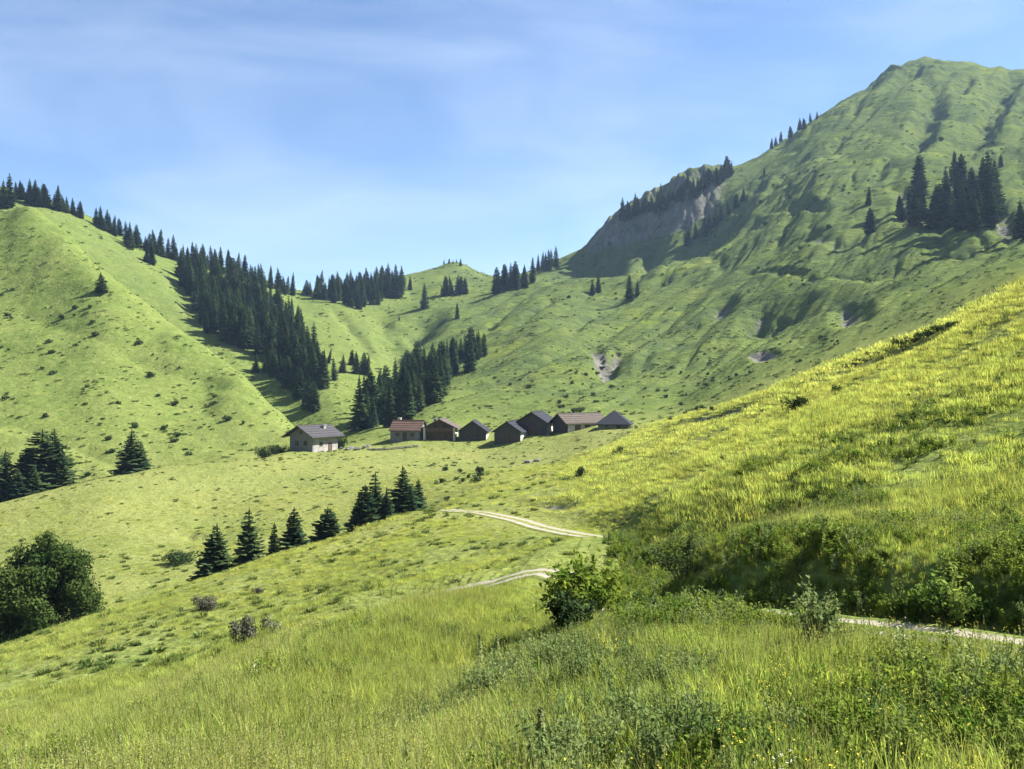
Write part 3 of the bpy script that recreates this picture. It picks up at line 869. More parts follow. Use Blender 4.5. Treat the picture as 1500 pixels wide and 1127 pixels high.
for px, ptop, d, wd in ((535,708,118,1.6),(550,690,121,1.5),(566,712,120,1.7),(590,681,126,1.7),(613,700,128,1.4),(524,730,117,1.5),(602,712,122,1.6)):
    single(px, ptop, 0, 'spruce of the clump at the bend of the dirt track', 'clump at the track bend', depth=d, wide=wd)

# --- broad round tree at the left
def round_tree(seed, rx, h, nleaf, size, mats, fill=.55):
    random.seed(seed); tb = MB(); cb = MB()
    pts = [(0, 0, -.3), (.05, .03, h * .18), (.12, -.05, h * .45), (.05, .1, h * .8)]
    tb.tube(pts, [.34, .28, .2, .05], 8)
    lobes = []
    for k in range(80):
        a = random.uniform(0, 6.283); e = math.asin(random.uniform(-.80, .97)); q = random.uniform(.62, .84)
        c = Vector((rx * q * math.cos(e) * math.cos(a), rx * q * math.cos(e) * math.sin(a), h * (.46 + .54 * q * math.sin(e) * 1.06)))
        lobes.append((c, random.uniform(.20, .32) * rx)); t = c.z / h
        b0 = Vector((0.06, 0, h * max(.12, t * .72 - .05)))
        m_ = b0.lerp(c, .55) + Vector((0, 0, .25))
        tb.tube([b0, m_, c], [.09, .055, .02], 5)
    lobes += [(Vector((0, 0, h * .95)), .22 * rx), (Vector((.2, .1, h * .99)), .13 * rx)]
    lobes += [(Vector((random.gauss(0, .2) * rx, random.gauss(0, .2) * rx, h * random.uniform(.12, .75))), .36 * rx) for _ in range(12)]
    tot = sum(r_ ** 2 for _, r_ in lobes)
    for c, r_ in lobes:
        for q in range(int(nleaf * r_ * r_ / tot)):
            d = rv(); p = c + Vector((d.x, d.y, d.z * .8)) * r_ * (random.uniform(.35, 1.12))
            if p.z < .25: continue
            leaf(cb, p, size * random.uniform(.6, 1.25), d + rv() * .8 + Vector((0, 0, .3)))
    return tb, cb
def place_ground(px, d):
    x = (px - CX) / F * d
    return x, d, float(ground(x, d))
random.seed(3)
gx, gy, gz = place_ground(66, 84)
top = (CY - 778) / F * 84
tb, cb = round_tree(5, 5.2, top - gz - .4, 46000, .22, None)
rt = bpy.data.objects.new('broad_tree', None); COL.objects.link(rt); rt.location = (gx, gy, gz)
tag(rt, 'large round dense dark green tree behind the near grassy crest', 'tree')
tb.build('trunk', M_BARK, rt); cb.build('crown', M_TREE, rt)

# ------------------------------------------------------------------ shrubs on the slopes
def shrub_mesh(seed, material, n_=260, size=.14, flat=.62, lob=6):
    random.seed(seed); mb = MB()
    lobes = [(Vector((random.gauss(0, .26), random.gauss(0, .26), random.uniform(.12, .42))), random.uniform(.2, .34)) for _ in range(lob)]
    for c, r_ in lobes:
        for q in range(n_ // lob):
            d = rv(); p = c + d * r_ * random.uniform(.5, 1.1); p.z = max(p.z * flat / .5, .01)
            leaf(mb, p, size * random.uniform(.6, 1.3), d + rv() * .7)
    for c, r_ in lobes:
        mb.tube([(0, 0, -.12), (c.x * .6, c.y * .6, c.z * .6), (c.x, c.y, c.z)], [.025, .016, .008], 4, 1)
    return mb.mesh('shrub', [material, M_BARK])
SHRUBS = [shrub_mesh(40 + k, M_SHRUB) for k in range(5)]
SHRUBS_FINE = [shrub_mesh(60 + k, M_SHRUB, 1400, .065, .62, 9) for k in range(3)]
DEADS = [shrub_mesh(70 + k, M_DEAD, 2600, .05, .62, 9) for k in range(2)]

def shrub(px, py, wpx, label, group=None, rmin=100, meshes=SHRUBS, tall=1.0, depth=None, name='low_shrub', cat='shrub'):
    if depth: p = place_ground(px, depth)
    else: p = hit(px, py, rmin)
    if not p: return
    o = bpy.data.objects.new(name, random.choice(meshes)); COL.objects.link(o)
    w = wpx / F * p[1] / 1.1
    o.location = (p[0], p[1], p[2] - .03 * w); o.scale = (w, w * random.uniform(.8, 1.1), w * tall); o.rotation_euler = (0, 0, random.uniform(0, 6.28))
    tag(o, label, cat, group)
    return o

random.seed(33)
def dots(poly, count, wmin, wmax, label, group, rmin):
    xs = [p[0] for p in poly]; ys = [p[1] for p in poly]; k = 0
    while k < count:
        px, py = random.uniform(min(xs), max(xs)), random.uniform(min(ys), max(ys))
        if not inside(poly, px, py): continue
        if perlin(px / 70, py / 34, 99) + random.uniform(-.25, .35) < 0: continue
        k += 1
        w = wmin + (wmax - wmin) * random.random() ** 2.2
        shrub(px, py, w, label, group, rmin, tall=random.uniform(.6, 1.0))
dots([(0,420),(120,440),(260,530),(410,640),(380,655),(250,672),(130,700),(0,720)], 84, 4, 16, 'small dark juniper dotted over the big grassy hillside', 'junipers on the grassy hillside', 195)
dots([(690,560),(800,520),(960,520),(1100,500),(1240,480),(1230,520),(1120,560),(960,610),(840,615),(700,605)], 90, 4, 11, 'small dark bush dotted over the lower mountain slope above the village', 'bushes above the village', 235)
dots([(1100,390),(1350,400),(1380,430),(1200,440)], 24, 4, 9, 'small dark bush on the mountain shelf under the shaded trees', 'bushes on the mountain shelf', 235)
dots([(1000,250),(1150,260),(1320,200),(1450,180),(1480,230),(1300,270),(1250,340),(1080,400),(960,430),(830,470),(800,440),(940,400)], 70, 4, 10, 'dark scrub clump clinging to the upper mountain side', 'scrub on the upper mountain side', 400)
dots([(640,690),(710,690),(720,735),(650,738)], 12, 8, 22, 'rounded bush in the hollow behind the bend of the dirt track', 'bushes behind the track bend', 95)
dots([(780,660),(1000,640),(1100,600),(1000,690),(800,720)], 14, 4, 9, 'small bush in the pasture between track and village', 'bushes in the pasture', 80)
for px, py, w in ((633,166,0),):
    pass
shrub(263, 828, 40, 'low wide dark bush alone on the meadow below the village', None, 100, SHRUBS_FINE, .75)
shrub(306, 892, 42, 'withered brown low bush on the near hillside crest', None, 30, DEADS, .65)
shrub(365, 986, 44, 'round grey withered bush alone on the near hillside', None, 20, DEADS, 1.25, depth=34)
shrub(380, 870, 15, 'tiny brown bush just above the withered low bush', None, 30, DEADS, .9)
shrub(906, 667, 18, 'dark bush in the pasture below the slate-roofed cottage', None, 60, SHRUBS_FINE, 1.0)
shrub(854, 700, 20, 'dark bush with bright top in the pasture above the track', None, 60, SHRUBS_FINE, 1.1)
shrub(1170, 600, 34, 'dark spreading bush on the crest of the near hillside', None, 30, SHRUBS_FINE, .9)
shrub(1225, 580, 14, 'narrow dark bush beside the spreading one on the crest', None, 30, SHRUBS_FINE, 1.6)
shrub(1112, 622, 14, 'small bush on the near hillside under the earth bank', None, 30, SHRUBS_FINE, .8)
for px, py, w in ((985,616,13),(1008,608,14),(1026,604,18),(1044,602,12)):
    shrub(px, py, w, 'dark bush in the row along the earth bank', 'bushes along the earth bank', 90, SHRUBS, .8)
for px, d, w, tl in ((540,117,40,1.0),(572,119,46,.9),(598,121,36,.9),(632,122,24,.9),(500,112,22,.8)):
    shrub(px, 0, w, 'broad leafy bush among the spruces at the track bend', 'bushes among the spruces at the track bend', depth=d, meshes=SHRUBS_FINE, tall=tl)
for px, py, w in ((1395,472,26),(1380,476,30),(1362,482,34),(1343,490,34),(1324,497,30),(1304,505,26),(1284,513,22),(1264,521,18),(1248,528,18)):
    shrub(px, py + 10, w, 'dark low bush in the streak along the eroded edge of the near hillside', 'bushes along the eroded edge', 40, SHRUBS_FINE, .55)
shrub(388, 668, 20, 'leafy bush at the corner left of the grey stone chalet', None, depth=224, meshes=SHRUBS_FINE, tall=1.3)
shrub(406, 668, 26, 'dark dense bush against the wall of the grey stone chalet', None, depth=225, meshes=SHRUBS_FINE, tall=.85)
shrub(497, 650, 18, 'bush behind the right end of the grey stone chalet', None, depth=236, meshes=SHRUBS_FINE, tall=1.5)
shrub(688, 640, 9, 'thin bush between the dark timber cottages', None, depth=244, meshes=SHRUBS, tall=3.0)
shrub(840, 605, 10, 'bush on the slope behind the long low barn', None, 235); shrub(852, 603, 16, 'wide bush on the slope behind the long low barn', None, 235, tall=.6)
shrub(866, 616, 9, 'bush between the long barn and the slate-roofed cottage', None, 235)

# ------------------------------------------------------------------ village
def building(px, depth, w, l, wall_h, rise, yaw, name, label, mats, over=.6, front=(), side=(), chimney=None, hip=False, front_mat=None, extras=None):
    """gable house: front gable wall on local y = 0 facing the camera, ridge along +y; yaw turns it"""
    mw, mr = mats
    x, y, z = place_ground(px, depth)
    root = bpy.data.objects.new(name, None); COL.objects.link(root)
    root.location = (x, y, z - .1); root.rotation_euler = (0, 0, R(yaw))
    tag(root, label, 'house')
    hw = w / 2
    # side walls and back as one shell, the front gable its own wall
    b = MB(); t = .35
    b.box(-hw, -hw + t, t, l - t, -.8, wall_h); b.box(hw - t, hw, t, l - t, -.8, wall_h)
    gab = lambda yy: [(-hw, yy, -.8), (hw, yy, -.8), (hw, yy, wall_h), (0, yy, wall_h + rise), (-hw, yy, wall_h)] if not hip else [(-hw, yy, -.8), (hw, yy, -.8), (hw, yy, wall_h), (-hw, yy, wall_h)]
    b.prism(gab(l - t), (0, t, 0))
    b.build('wall', mw, root)
    fb = MB(); fb.prism(gab(0), (0, t, 0)); fb.build('front_wall', front_mat or mw, root)
    # roof slabs
    th = .22; k = rise / hw
    rb = MB()
    ex = hw + over; ze = wall_h - over * k; zr = wall_h + rise + .04
    if hip:
        q = min(hw, l / 2 - .3)
        c = [(-ex, -over, ze), (ex, -over, ze), (ex, l + over, ze), (-ex, l + over, ze)]
        A_, B_ = (0, q, zr), (0, l - q, zr)
        rb.face([c[0], c[1], A_]); rb.face([c[1], c[2], B_, A_]); rb.face([c[2], c[3], B_]); rb.face([c[3], c[0], A_, B_])
        lo = [(p[0], p[1], p[2] - th) for p in c]
        rb.face(list(reversed(lo)))
        for a_ in range(4): rb.face([c[a_], lo[a_], lo[(a_ + 1) % 4], c[(a_ + 1) % 4]])
    else:
        for sgn in (-1, 1):
            rb.prism([(sgn * ex, -over, ze), (0, -over, zr), (0, l + over, zr), (sgn * ex, l + over, ze)], (0, 0, th))
    roof = rb.build('roof', mr, root)
    if not hip:
        # courses of boards and stones laid over the roof
        random.seed(int(px))
        for sgn in (-1, 1):
            for q in range(5):
                f = .08 + .2 * q
                xx = sgn * ex * (1 - f); zz = ze + (zr - ze) * f + th
                s_ = MB(); s_.box(-.09, .09, -over + .1, l + over - .1, 0, .07)
                o = s_.build('batten', mr, roof); o.location = (xx, 0, zz); o.rotation_euler = (0, math.atan(k) * sgn, 0)
        rg = MB(); rg.box(-.18, .18, -over - .02, l + over + .02, zr + th - .06, zr + th + .07); rg.build('ridge_cap', mr, roof)
    for sgn in ((-1, 1) if not hip else ()):
        vb = MB(); vb.prism([(sgn * ex, -over - .06, ze + .02), (sgn * .02, -over - .06, zr + .02), (sgn * .02, -over - .06, zr + .22), (sgn * ex, -over - .06, ze + .22)], (0, .05, 0))
        vb.build('barge_board', M_WOOD2 if mr is M_BROWNROOF else M_WOOD, roof)
    def opening(kind, u, zc, ww, hh, face):
        fr = MB(); d = .07
        if face == 'front': P0 = lambda a, z_, q: (a, -q, z_)
        elif face == 'right': P0 = lambda a, z_, q: (hw + q, a, z_)
        else: P0 = lambda a, z_, q: (-hw - q, a, z_)
        def bar(a0, a1, z0, z1, q0, q1, mb):
            p, q_ = P0(a0, z0, q0), P0(a1, z1, q1)
            mb.box(min(p[0], q_[0]), max(p[0], q_[0]), min(p[1], q_[1]), max(p[1], q_[1]), z0, z1)
        a0, a1, z0, z1 = u - ww / 2, u + ww / 2, zc - hh / 2, zc + hh / 2
        for aa in ((a0 - .1, a0), (a1, a1 + .1)): bar(*aa, z0 - .1, z1 + .1, -.02, d, fr)
        bar(a0, a1, z1, z1 + .1, -.02, d, fr); bar(a0, a1, z0 - .1, z0, -.02, d + .04, fr)
        w_ = fr.build(kind, M_WOOD2 if kind == 'window' else M_WOOD, root)
        pn = MB(); bar(a0, a1, z0, z1, -.02, .012, pn)
        pn.build('pane' if kind == 'window' else 'door_leaf', M_GLASS if kind == 'window' else M_WOOD2, w_)
        if kind == 'window':
            mu = MB(); bar(u - .03, u + .03, z0, z1, .014, .05, mu); mu.build('mullion', M_WOOD2, w_)
    for it in front: opening(*it, 'front')
    for it in side: opening(*it)
    if chimney:
        cx_, cy_, ch, cm = chimney
        cb_ = MB(); cb_.box(cx_ - .4, cx_ + .4, cy_ - .4, cy_ + .4, wall_h + rise * (1 - abs(cx_) / hw) - .5, wall_h + rise + ch)
        cb_.box(cx_ - .52, cx_ + .52, cy_ - .52, cy_ + .52, wall_h + rise + ch, wall_h + rise + ch + .14)
        cb_.build('chimney', cm, roof)
    if extras: extras(root, hw, l, wall_h, rise)
    return root

def balcony(z, depth_, mat_, span=.92):
    def f(root, hw, l, wh, rise):
        b = MB(); b.box(-hw * span, hw * span, -depth_, -.02, z - .12, z); b.build('balcony_floor', mat_, root)
        r_ = MB(); r_.box(-hw * span, hw * span, -depth_, -depth_ + .06, z + .04, z + .95); r_.build('balcony_rail', mat_, root)
        for sgn in (-1, 1):
            p = MB(); p.box(sgn * (hw * span + .28) - .28, sgn * (hw * span + .28) + .28, -depth_, -.02, -.8, wh - .1)
            p.build('wing_wall', M_PLASTER, root)
    return f

def light_end(xc, w_, h_, y0=-.5):
    def f(root, hw, l, wh, rise):
        p = MB(); p.box(xc - w_ / 2, xc + w_ / 2, y0, -.02, -.8, h_); p.build('wing_wall', M_PLASTER, root)
    return f

building(441, 227, 8.2, 9.0, 4.3, 2.1, -33, 'stone_chalet', 'grey stone chalet with two dark windows and shingled roof, standing apart from the others', (M_STONE, M_SHINGLE), 1.35,
         [('window', -1.5, 2.1, 1.05, 1.0), ('window', 1.6, 2.2, 1.05, 1.0), ('window', 0, 4.9, .6, .6)], [('door', 6.2, 1.0, 1.1, 2.0, 'right'), ('window', 3.0, 1.9, .9, .8, 'right')], (1.6, 6.5, .1, M_STONE), front_mat=M_GREYWALL)
building(620, 243, 6.2, 8.4, 2.6, 2.4, 76, 'rusty_roofed_house', 'low stone house with a rust-brown sheet roof', (M_GREYWALL, M_RUST), .4,
         [], [('window', 2.0, 1.4, .9, .8, 'left'), ('window', 6.3, 1.4, .9, .8, 'left'), ('door', 4.2, .95, 1.0, 1.9, 'left')], (0.8, 7.2, .7, M_PLASTER))
building(644, 241, 8.2, 9, 3.5, 2.0, -2, 'balcony_chalet', 'chalet with brown roof, dark balcony and white wing walls', (M_PLASTER, M_BROWNROOF), 1.0,
         [('window', -1.8, 1.2, .9, .9), ('window', 1.6, 1.2, .9, .9), ('door', 0, .9, 1.0, 1.9), ('window', -1.2, 3.6, .8, .8), ('window', 1.2, 3.6, .8, .8)], (), (-1.8, 5, .1, M_STONE), front_mat=M_WOOD2, extras=balcony(2.5, 1.2, M_WOOD2))
building(692, 239, 7.4, 8, 2.7, 2.5, -4, 'timber_cottage', 'dark timber gabled cottage between the balcony chalet and the next cottage', (M_PLASTER, M_SLATE), .6,
         [('window', -1.2, 1.4, .8, .8), ('window', 1.3, 1.4, .8, .8), ('window', 0, 3.4, .6, .6)], (), None, front_mat=M_WOOD)
building(743, 229, 7.0, 8, 3.2, 2.3, -16, 'dark_cottage', 'dark gabled cottage with a white flank wall, lowest in the hamlet', (M_PLASTER, M_SLATE), .6,
         [('window', -1.1, 1.7, .8, .8), ('window', 1.2, 1.7, .8, .8), ('door', 0, .9, .9, 1.9)], (), None, front_mat=M_WOOD)
building(779, 234, 8.2, 9.5, 3.6, 2.5, -18, 'tall_barn', 'largest dark gabled barn in the middle of the hamlet', (M_PLASTER, M_SLATE), .7,
         [('door', 0, 1.2, 2.0, 2.4), ('window', -2.0, 2.6, .7, .7), ('window', 2.0, 2.6, .7, .7), ('window', 0, 4.6, .7, .7)], (), None, front_mat=M_WOOD)
building(820, 233, 6.4, 12.5, 2.9, 2.0, -58, 'long_barn', 'long low barn with white wall pillars under a brown-grey roof', (M_PLASTER, M_BROWNROOF), .8,
         [('window', 0, 1.5, .8, .8)], [('door', 3.5, 1.0, 1.6, 2.0, 'right'), ('door', 6.6, 1.0, 1.4, 2.0, 'right'), ('door', 9.4, 1.0, 1.3, 2.0, 'right')], None, front_mat=M_WOOD)
building(898, 222, 7.6, 7.2, 1.9, 2.9, -12, 'slate_roofed_cottage', 'small white cottage under a steep dark hipped slate roof at the end of the hamlet', (M_PLASTER, M_SLATE), .75,
         [('window', -1.6, 1.1, .7, .6), ('door', 1.4, .8, .9, 1.6)], (), None, hip=True, front_mat=M_GREYWALL)

# dry stone wall in front of the hamlet and scattered boulders
random.seed(9)
def stone_mesh(seed):
    random.seed(seed)
    import bmesh
    bm = bmesh.new(); bmesh.ops.create_icosphere(bm, subdivisions=1, radius=.5)
    for v in bm.verts: v.co *= random.uniform(.75, 1.2); v.co.z *= .8
    me = bpy.data.meshes.new('stone'); bm.to_mesh(me); bm.free(); me.materials.append(M_BOULDER)
    return me
STONES = [stone_mesh(k) for k in range(5)]
wl = bpy.data.objects.new('dry_stone_wall', None); COL.objects.link(wl)
wx, wy, wz = place_ground(545, 226); wl.location = (wx, wy, wz)
tag(wl, 'low dry stone wall in the grass in front of the hamlet', 'wall')
x1, y1, z1 = place_ground(612, 230)
for k in range(34):
    for lv in range(2):
        t = (k + random.uniform(-.2, .2)) / 33
        x, y = wx + (x1 - wx) * t, wy + (y1 - wy) * t
        o = bpy.data.objects.new('stone', random.choice(STONES)); COL.objects.link(o); o.parent = wl
        s = random.uniform(.38, .55)
        o.location = (x - wx, y - wy + random.uniform(-.1, .1), float(ground(x, y)) - wz + .12 + lv * .34)
        o.scale = (s * 1.2, s, s * .85); o.rotation_euler = (random.random() * .5, 0, random.random() * 6)
for k in range(12):
    px = random.uniform(500, 540); d = random.uniform(224, 236)
    x, y, z = place_ground(px, d)
    o = bpy.data.objects.new('boulder', random.choice(STONES)); COL.objects.link(o)
    s = random.uniform(.7, 1.7); o.location = (x, y, z + .15 * s); o.scale = (s * 1.2, s, s * .8); o.rotation_euler = (0, 0, random.random() * 6)
    tag(o, 'pale boulder in the rubble beside the grey stone chalet', 'boulder', 'rubble boulders beside the stone chalet')
def boulder(px, py, w, label, rmin=60):
    p = hit(px, py, rmin)
    if not p: return
    o = bpy.data.objects.new('boulder', random.choice(STONES)); COL.objects.link(o)
    s = w / F * p[1]; o.location = (p[0], p[1], p[2] + .08 * s); o.scale = (s * 1.2, s * .9, s * .7); o.rotation_euler = (0, 0, random.random() * 6)
    tag(o, label, 'boulder')
boulder(773, 678, 15, 'dark grey boulder in the pasture under the hamlet')
boulder(786, 676, 12, 'pale boulder beside the dark one under the hamlet')

# ------------------------------------------------------------------ grass and herbs (instanced: nobody could count them)
PROTO = bpy.data.collections.new('plant_shapes')
def blade(mb, x, y, h, w, lean, ang, mi=0, curve=.5):
    ca, sa = math.cos(ang), math.sin(ang); wa = ang + random.uniform(.9, 2.2); wx_, wy_ = math.cos(wa) * w / 2, math.sin(wa) * w / 2
    q = lambda f: (x + ca * lean * h * f ** (1 + curve), y + sa * lean * h * f ** (1 + curve), h * f * (1 - .25 * lean * f))
    b0, b1, b2, b3 = q(0), q(.4), q(.75), q(1)
    mb.face([(b0[0] - wx_, b0[1] - wy_, b0[2] - .03), (b0[0] + wx_, b0[1] + wy_, b0[2] - .03), (b1[0] + wx_ * .9, b1[1] + wy_ * .9, b1[2]), (b1[0] - wx_ * .9, b1[1] - wy_ * .9, b1[2])], mi)
    mb.face([(b1[0] - wx_ * .9, b1[1] - wy_ * .9, b1[2]), (b1[0] + wx_ * .9, b1[1] + wy_ * .9, b1[2]), (b2[0] + wx_ * .6, b2[1] + wy_ * .6, b2[2]), (b2[0] - wx_ * .6, b2[1] - wy_ * .6, b2[2])], mi)
    mb.face([(b2[0] - wx_ * .6, b2[1] - wy_ * .6, b2[2]), (b2[0] + wx_ * .6, b2[1] + wy_ * .6, b2[2]), b3], mi)

def tuft(seed, nb, spread, h, w, straw=0, lean=(.2, .8)):
    random.seed(seed); mb = MB()
    for k in range(nb):
        a = random.uniform(0, 6.283); r_ = spread * math.sqrt(random.random())
        blade(mb, r_ * math.cos(a), r_ * math.sin(a), h * random.uniform(.5, 1.15), w * random.uniform(.7, 1.3), random.uniform(*lean), a + random.gauss(0, .9))
    for k in range(straw):
        a = random.uniform(0, 6.283); r_ = spread * math.sqrt(random.random()); x, y = r_ * math.cos(a), r_ * math.sin(a)
        hh = h * random.uniform(1.2, 1.75); ln = random.uniform(.05, .3)
        blade(mb, x, y, hh, w * .5, ln, a, 1)
        tx, ty, tz = x + math.cos(a) * ln * hh, y + math.sin(a) * ln * hh, hh * (1 - .25 * ln)
        for q in range(7): leaf(mb, (tx, ty, tz - q * .022 * hh), w * 1.0, rv(), 1, 2.2)
    o = bpy.data.objects.new('tuft', mb.mesh('tuft', [M_GRASS, M_STRAW])); return o

def herb(seed, h, nl, size, material, flower=None, nf=0):
    random.seed(seed); mb = MB()
    for st in range(random.randint(3, 5)):
        a = random.uniform(0, 6.283); ln = random.uniform(.1, .4); hh = h * random.uniform(.7, 1.1)
        b0 = Vector((random.gauss(0, .05), random.gauss(0, .05), -.03)); b1 = b0 + Vector((math.cos(a) * ln * hh, math.sin(a) * ln * hh, hh))
        mb.tube([b0, b0.lerp(b1, .5) + Vector((0, 0, .02)), b1], [.006, .005, .003], 3)
        for q in range(nl):
            f = random.uniform(.12, 1); p = b0.lerp(b1, f); d = rv(); d.z = abs(d.z) * .5 + .35
            off_ = Vector((rv().x, rv().y, random.uniform(-.1, .25))) * size * 1.1
            leaf(mb, p + off_, size * (1.25 - .6 * f) * random.uniform(.7, 1.3), d, 0, 2.0)
        for q in range(nf):
            p = b1 + rv() * .06 + Vector((0, 0, .02))
            for e in range(3): leaf(mb, p + rv() * .012, .013, Vector((0, 0, 1)) + rv() * .5, 1, 1.1)
    o = bpy.data.objects.new('herb', mb.mesh('herb', [material] + ([flower] if flower else []))); return o

protos = []
for k in range(3): protos.append(tuft(200 + k, 34, .16, .34, .011, 0))              # 0-2 lush
for k in range(2): protos.append(tuft(210 + k, 30, .18, .36, .010, 3, (.15, .6)))    # 3-4 with seed heads
for k in range(3): protos.append(tuft(220 + k, 70, .55, .21, .015, 0))              # 5-7 mid distance
protos.append(tuft(230, 62, .55, .23, .014, 4, (.15, .6)))                           # 8 mid distance, ripe
for k in range(2): protos.append(tuft(240 + k, 70, 1.3, .24, .038, 0))               # 9-10 far
for k in range(3): protos.append(herb(300 + k, .42, 28, .042, M_HERB))               # 11-13
for k in range(2): protos.append(herb(310 + k, .55, 34, .032, M_GREY))               # 14-15
protos.append(herb(320, .42, 12, .032, M_HERB, M_YEL, 2))                              # 16 yellow flowers
protos.append(herb(321, .50, 10, .035, M_HERB, M_WHITE, 6))                            # 17 white umbels
for k in range(2): protos.append(herb(330 + k, .38, 26, .040, M_BUSH))               # 18-19 bright leaves
def tussock(seed, n_, h):
    random.seed(seed); mb = MB()
    for k in range(n_):
        a = random.uniform(0, 6.283); q = math.sqrt(random.random())
        blade(mb, q * .3 * math.cos(a), q * .3 * math.sin(a), h * (1 - .5 * q * q) * random.uniform(.7, 1.1), .07, random.uniform(.3, 1.0), a + random.gauss(0, .5))
    return bpy.data.objects.new('tussock', mb.mesh('tussock', [M_TUSS]))
for k in range(3): protos.append(tussock(400 + k, 46, .42))                          # 20-22 tussocks
for k, o in enumerate(protos):
    o.name = 'p%02d_shape' % k
    PROTO.objects.link(o)

def scatter_tree(protos_):
    g = bpy.data.node_groups.new('scatter', 'GeometryNodeTree')
    g.interface.new_socket('Geometry', in_out='INPUT', socket_type='NodeSocketGeometry')
    g.interface.new_socket('Geometry', in_out='OUTPUT', socket_type='NodeSocketGeometry')
    gi, go = g.nodes.new('NodeGroupInput'), g.nodes.new('NodeGroupOutput')
    iop = g.nodes.new('GeometryNodeInstanceOnPoints')
    ci = g.nodes.new('GeometryNodeCollectionInfo'); ci.inputs['Collection'].default_value = protos_
    ci.inputs['Separate Children'].default_value = True; ci.inputs['Reset Children'].default_value = True
    def attr(n_, ty):
        a = g.nodes.new('GeometryNodeInputNamedAttribute'); a.data_type = ty; a.inputs['Name'].default_value = n_
        return a.outputs['Attribute']
    iop.inputs['Pick Instance'].default_value = True
    g.links.new(gi.outputs[0], iop.inputs['Points']); g.links.new(ci.outputs[0], iop.inputs['Instance'])
    g.links.new(attr('idx', 'INT'), iop.inputs['Instance Index'])
    g.links.new(attr('rot', 'FLOAT_VECTOR'), iop.inputs['Rotation']); g.links.new(attr('scl', 'FLOAT_VECTOR'), iop.inputs['Scale'])
    g.links.new(iop.outputs[0], go.inputs[0])
    return g
SCATTER = scatter_tree(PROTO)

def scatter(name, x, y, idx, scl, label, cat):
    z = ground(x, y)
    me = bpy.data.meshes.new(name); me.vertices.add(len(x))
    me.vertices.foreach_set('co', np.stack([x, y, z], 1).astype(np.float32).ravel())
    rot = np.stack([rng.normal(0, .07, len(x)), rng.normal(0, .07, len(x)), rng.uniform(0, 6.283, len(x))], 1)
    a = me.attributes.new('rot', 'FLOAT_VECTOR', 'POINT'); a.data.foreach_set('vector', rot.astype(np.float32).ravel())
    a = me.attributes.new('scl', 'FLOAT_VECTOR', 'POINT'); a.data.foreach_set('vector', np.asarray(scl, dtype=np.float32).ravel())
    a = me.attributes.new('idx', 'INT', 'POINT'); a.data.foreach_set('value', idx.astype(np.int32))
    o = bpy.data.objects.new(name, me); COL.objects.link(o)
    md = o.modifiers.new('scatter', 'NODES'); md.node_group = SCATTER
    tag(o, label, cat, kind='stuff')
    return o

SPRUCES.sort(key=lambda q: -q[0])
for q in SPRUCES[:298]: build_spruce(*q)
rest = SPRUCES[298:]
if rest:
    SP = bpy.data.collections.new('spruce_shapes')
    for k, me in enumerate(CROWNS):
        o = bpy.data.objects.new('s%02d_shape' % k, me); SP.objects.link(o)
    a_ = np.array([[q[1], q[2], q[4], q[7], q[8]] for q in rest])
    o = scatter('distant_spruces', a_[:, 0], a_[:, 1], a_[:, 4], np.stack([a_[:, 2] * a_[:, 3], a_[:, 2] * a_[:, 3], a_[:, 2]], 1), 'far-off small spruces fringing the skyline and the forest tops', 'trees')
    o.modifiers[0].node_group = scatter_tree(SP)

def sample(r0, r1, count, amax=R(37)):
    az = rng.uniform(-amax, amax, count); r_ = np.sqrt(rng.uniform(r0 * r0, r1 * r1, count))
    return r_ * np.sin(az), r_ * np.cos(az)

def road_dist(x, y):
    d = np.full(len(x), 99.0)
    nearm = np.nonzero((np.hypot(x, y) < 110))[0]
    for c0 in range(0, len(nearm), 20000):
        q = nearm[c0:c0 + 20000]
        dd = (x[q][:, None] - ROAD_ALL[None, ::2, 0]) ** 2 + (y[q][:, None] - ROAD_ALL[None, ::2, 1]) ** 2
        d[q] = np.sqrt(dd.min(1))
    grown = smooth(26.5, 28, y) * (1 - smooth(47.5, 49, y)) * (x > 1.9)
    return d + 1.6 * grown

def pixel(x, y):
    z = ground(x, y); yy = np.maximum(y, .5)
    return CX + F * x / yy, CY - F * z / yy

def uni(s): return np.stack([s, s, s], 1)

def meadow(r0, r1, dens, kinds, p, smin, smax, label):
    area = R(37) * (r1 * r1 - r0 * r0)
    x, y = sample(r0, r1, int(area * dens))
    rd = road_dist(x, y)
    lush = perlin(x / 7.0, y / 7.0, 71) + .5 * perlin(x / 2.3, y / 2.3, 72)
    keep = (rd > 1.25) | ((rd < .35) & (rng.random(len(x)) < .35))
    keep &= rng.random(len(x)) < np.clip(.72 + .75 * lush, .12, 1)
    x, y, rd, lush = x[keep], y[keep], rd[keep], lush[keep]
    bare = ground(x, y, ROCK) < .55
    x, y, rd, lush = x[bare], y[bare], rd[bare], lush[bare]
    px, py = pixel(x, y)
    grazed = smooth(30, 42, np.hypot(x, y)) * (1 - smooth(760, 900, px))
    s = rng.uniform(smin, smax, len(x)) * np.clip(1 + .35 * lush, .6, 1.5) * (1 - .45 * grazed) * np.where(rd < 1.3, .35, 1) * (.42 + .58 * smooth(1.8, 6.0, rd))
    idx = rng.choice(kinds, len(x), p=p)
    if 3 in kinds:
        ripe = (perlin(x / 3.5, y / 3.5, 77) + .5 * perlin(x / 1.2, y / 1.2, 78) > .12) & (rng.random(len(x)) < .7)
        idx = np.where(ripe, rng.integers(3, 5, len(x)), idx)
    sc3 = uni(s); sc3[:, 2] *= rng.uniform(.8, 1.25, len(x))
    scatter('meadow_grass', x, y, idx, sc3, label, 'grass')

